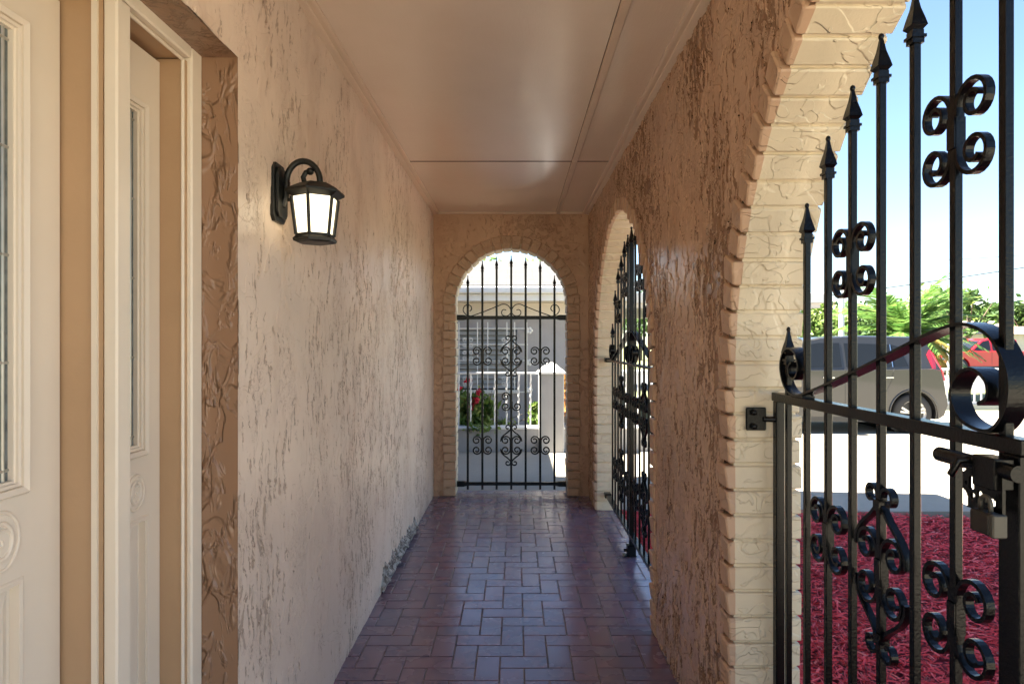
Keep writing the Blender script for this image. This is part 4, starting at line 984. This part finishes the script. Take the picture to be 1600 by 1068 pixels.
for (x,d,h,r,lab,mt) in ((1272,30,2.9,1.7,'yellow green tree left of the white pole','leafb'),(1330,60,4.6,3.4,'dark green distant tree right of the white pole','leaf'),(1292,62,4.8,2.6,'dark distant tree between gate bars behind the white pole','leaf'),(1365,34,2.9,2.4,'low green tree left of the palm crown','leaf'),(1545,52,3.9,2.6,'low bushy tree above the tan roof at right','leafb'),(1450,44,4.5,2.8,'green tree showing behind the two palms','leafb'),(1000,60,5.6,4.5,'green tree beyond the carport seen through the second arch','leaf')):
    tree(lab,px(x,0,d).x,d,h+.6,r,h*.36,2200,.10*math.sqrt(d/8),M[mt],G,clumps=18)
T=thing('hedge','low sunlit hedge left behind the hatchback roof','hedge',(px(1275,0,24).x,24,GZ))
mb=MB(); 
for k in range(8): mb.tube([(px(1275,0,24).x+(k-4)*.35,24,GZ-.1),(px(1275,0,24).x+(k-4)*.38,24,GZ+1.1)],.02,5)
mb.build('stem',M['bark'],T)
leaves('foliage',blob(2600,(px(1275,0,24).x,24,GZ+.75),(1.9,.6,.75),22,.4),.12,M['leafb'],T)
p=px(1315,465,26); T=thing('flag_pole','thick white pole standing beyond the hatchback','pole',(p.x,26,GZ)); MB().tube([(p.x,26,GZ-.1),(p.x,26,3.3)],[.11,.10],14).build('shaft',M['white'],T); MB().tube([(p.x+.13,26.1,GZ),(p.x+.13,26.1,3.9)],.03,8).build('conduit',M['kerb'],T)
p=px(1303,475,58); T=thing('utility_pole','thin distant utility pole left of the white pole','pole',(p.x,58,GZ)); MB().tube([(p.x,58,GZ-.2),(p.x,58,5.0)],[.12,.09],8).build('shaft',M['bark'],T); MB().box((p.x-.1,57.9,4.5),(p.x+.55,58,4.6)).build('crossarm',M['bark'],T)
p=px(1356,470,40); T=thing('street_lamp','grey street lamp arm reaching left from behind the palm','street lamp',(p.x+1.2,40,GZ)); MB().tube([(p.x+1.3,40,GZ-.1),(p.x+1.25,40,3.4)],[.09,.06],10).tube([(p.x+1.25,40,3.4),(p.x+.9,40,3.72),(p.x+.3,40,3.9)],.04,8).build('pole',M['kerb'],T); MB().bbox((p.x-.25,39.85,3.86),(p.x+.35,40.15,3.98),.04).build('lamp_head',M['kerb'],T)
p=px(1301,514,40); T=thing('street_sign','small teal street sign by the white pole','sign',(p.x,40,GZ)); MB().tube([(p.x,40.03,GZ-.1),(p.x,40.03,2.2)],.03,8).build('post',M['kerb'],T); MB().bbox((p.x-.12,39.98,2.0),(p.x+.28,40.0,2.42),.004).build('panel',M['sign'],T)
T=thing('far_house','low pale house with tan roof behind the red truck','house',(px(1560,0,48).x,48,GZ))
x0=px(1470,0,44).x; MB().box((x0,44,GZ-.1),(x0+22,52,2.0)).build('wall',M['cream_ext'],T); MB().add([(x0-.5,43.4,2.0),(x0+22.5,43.4,2.0),(x0+22.5,48,3.0),(x0-.5,48,3.0),(x0+22.5,53,2.0),(x0-.5,53,2.0)],[(0,1,2,3),(3,2,4,5),(0,3,5),(1,4,2)]).build('roof',M['roofred'],T)
for q in (3,8,13): MB().box((x0+q,43.97,.7),(x0+q+1.6,44.02,1.7)).build('window',M['pane'],T)
T=thing('far_house','white flat fronted house half hidden behind the palms','house',(px(1340,0,50).x,50,GZ))
x0=px(1255,0,50).x; MB().box((x0,50,GZ-.1),(x0+8,57,2.1)).build('wall',M['white'],T); MB().box((x0-.3,49.6,2.1),(x0+8.3,57.4,2.35)).build('roof',M['cream_ext'],T)
for q in (1.2,4.0): MB().box((x0+q,49.95,.5),(x0+q+1.3,50.02,1.6)).build('window',M['pane'],T)
def wire(a,b,label,sag,r):
    n=24; pts=[]
    for i in range(n+1):
        t=i/n; q=a.lerp(b,t); q.z-=sag*4*t*(1-t); pts.append(q)
    o=MB().tube(pts,r,5).build('power_line',M['black']); tag(o,label,'wire','power lines crossing the sky')
wire(px(1220,471,45),px(1800,385,38),'black overhead power line crossing the sky above the palms',.15,.03)
wire(px(1480,406,45),px(1800,380,42),'fainter upper power line at the right edge of the sky',.1,.014)
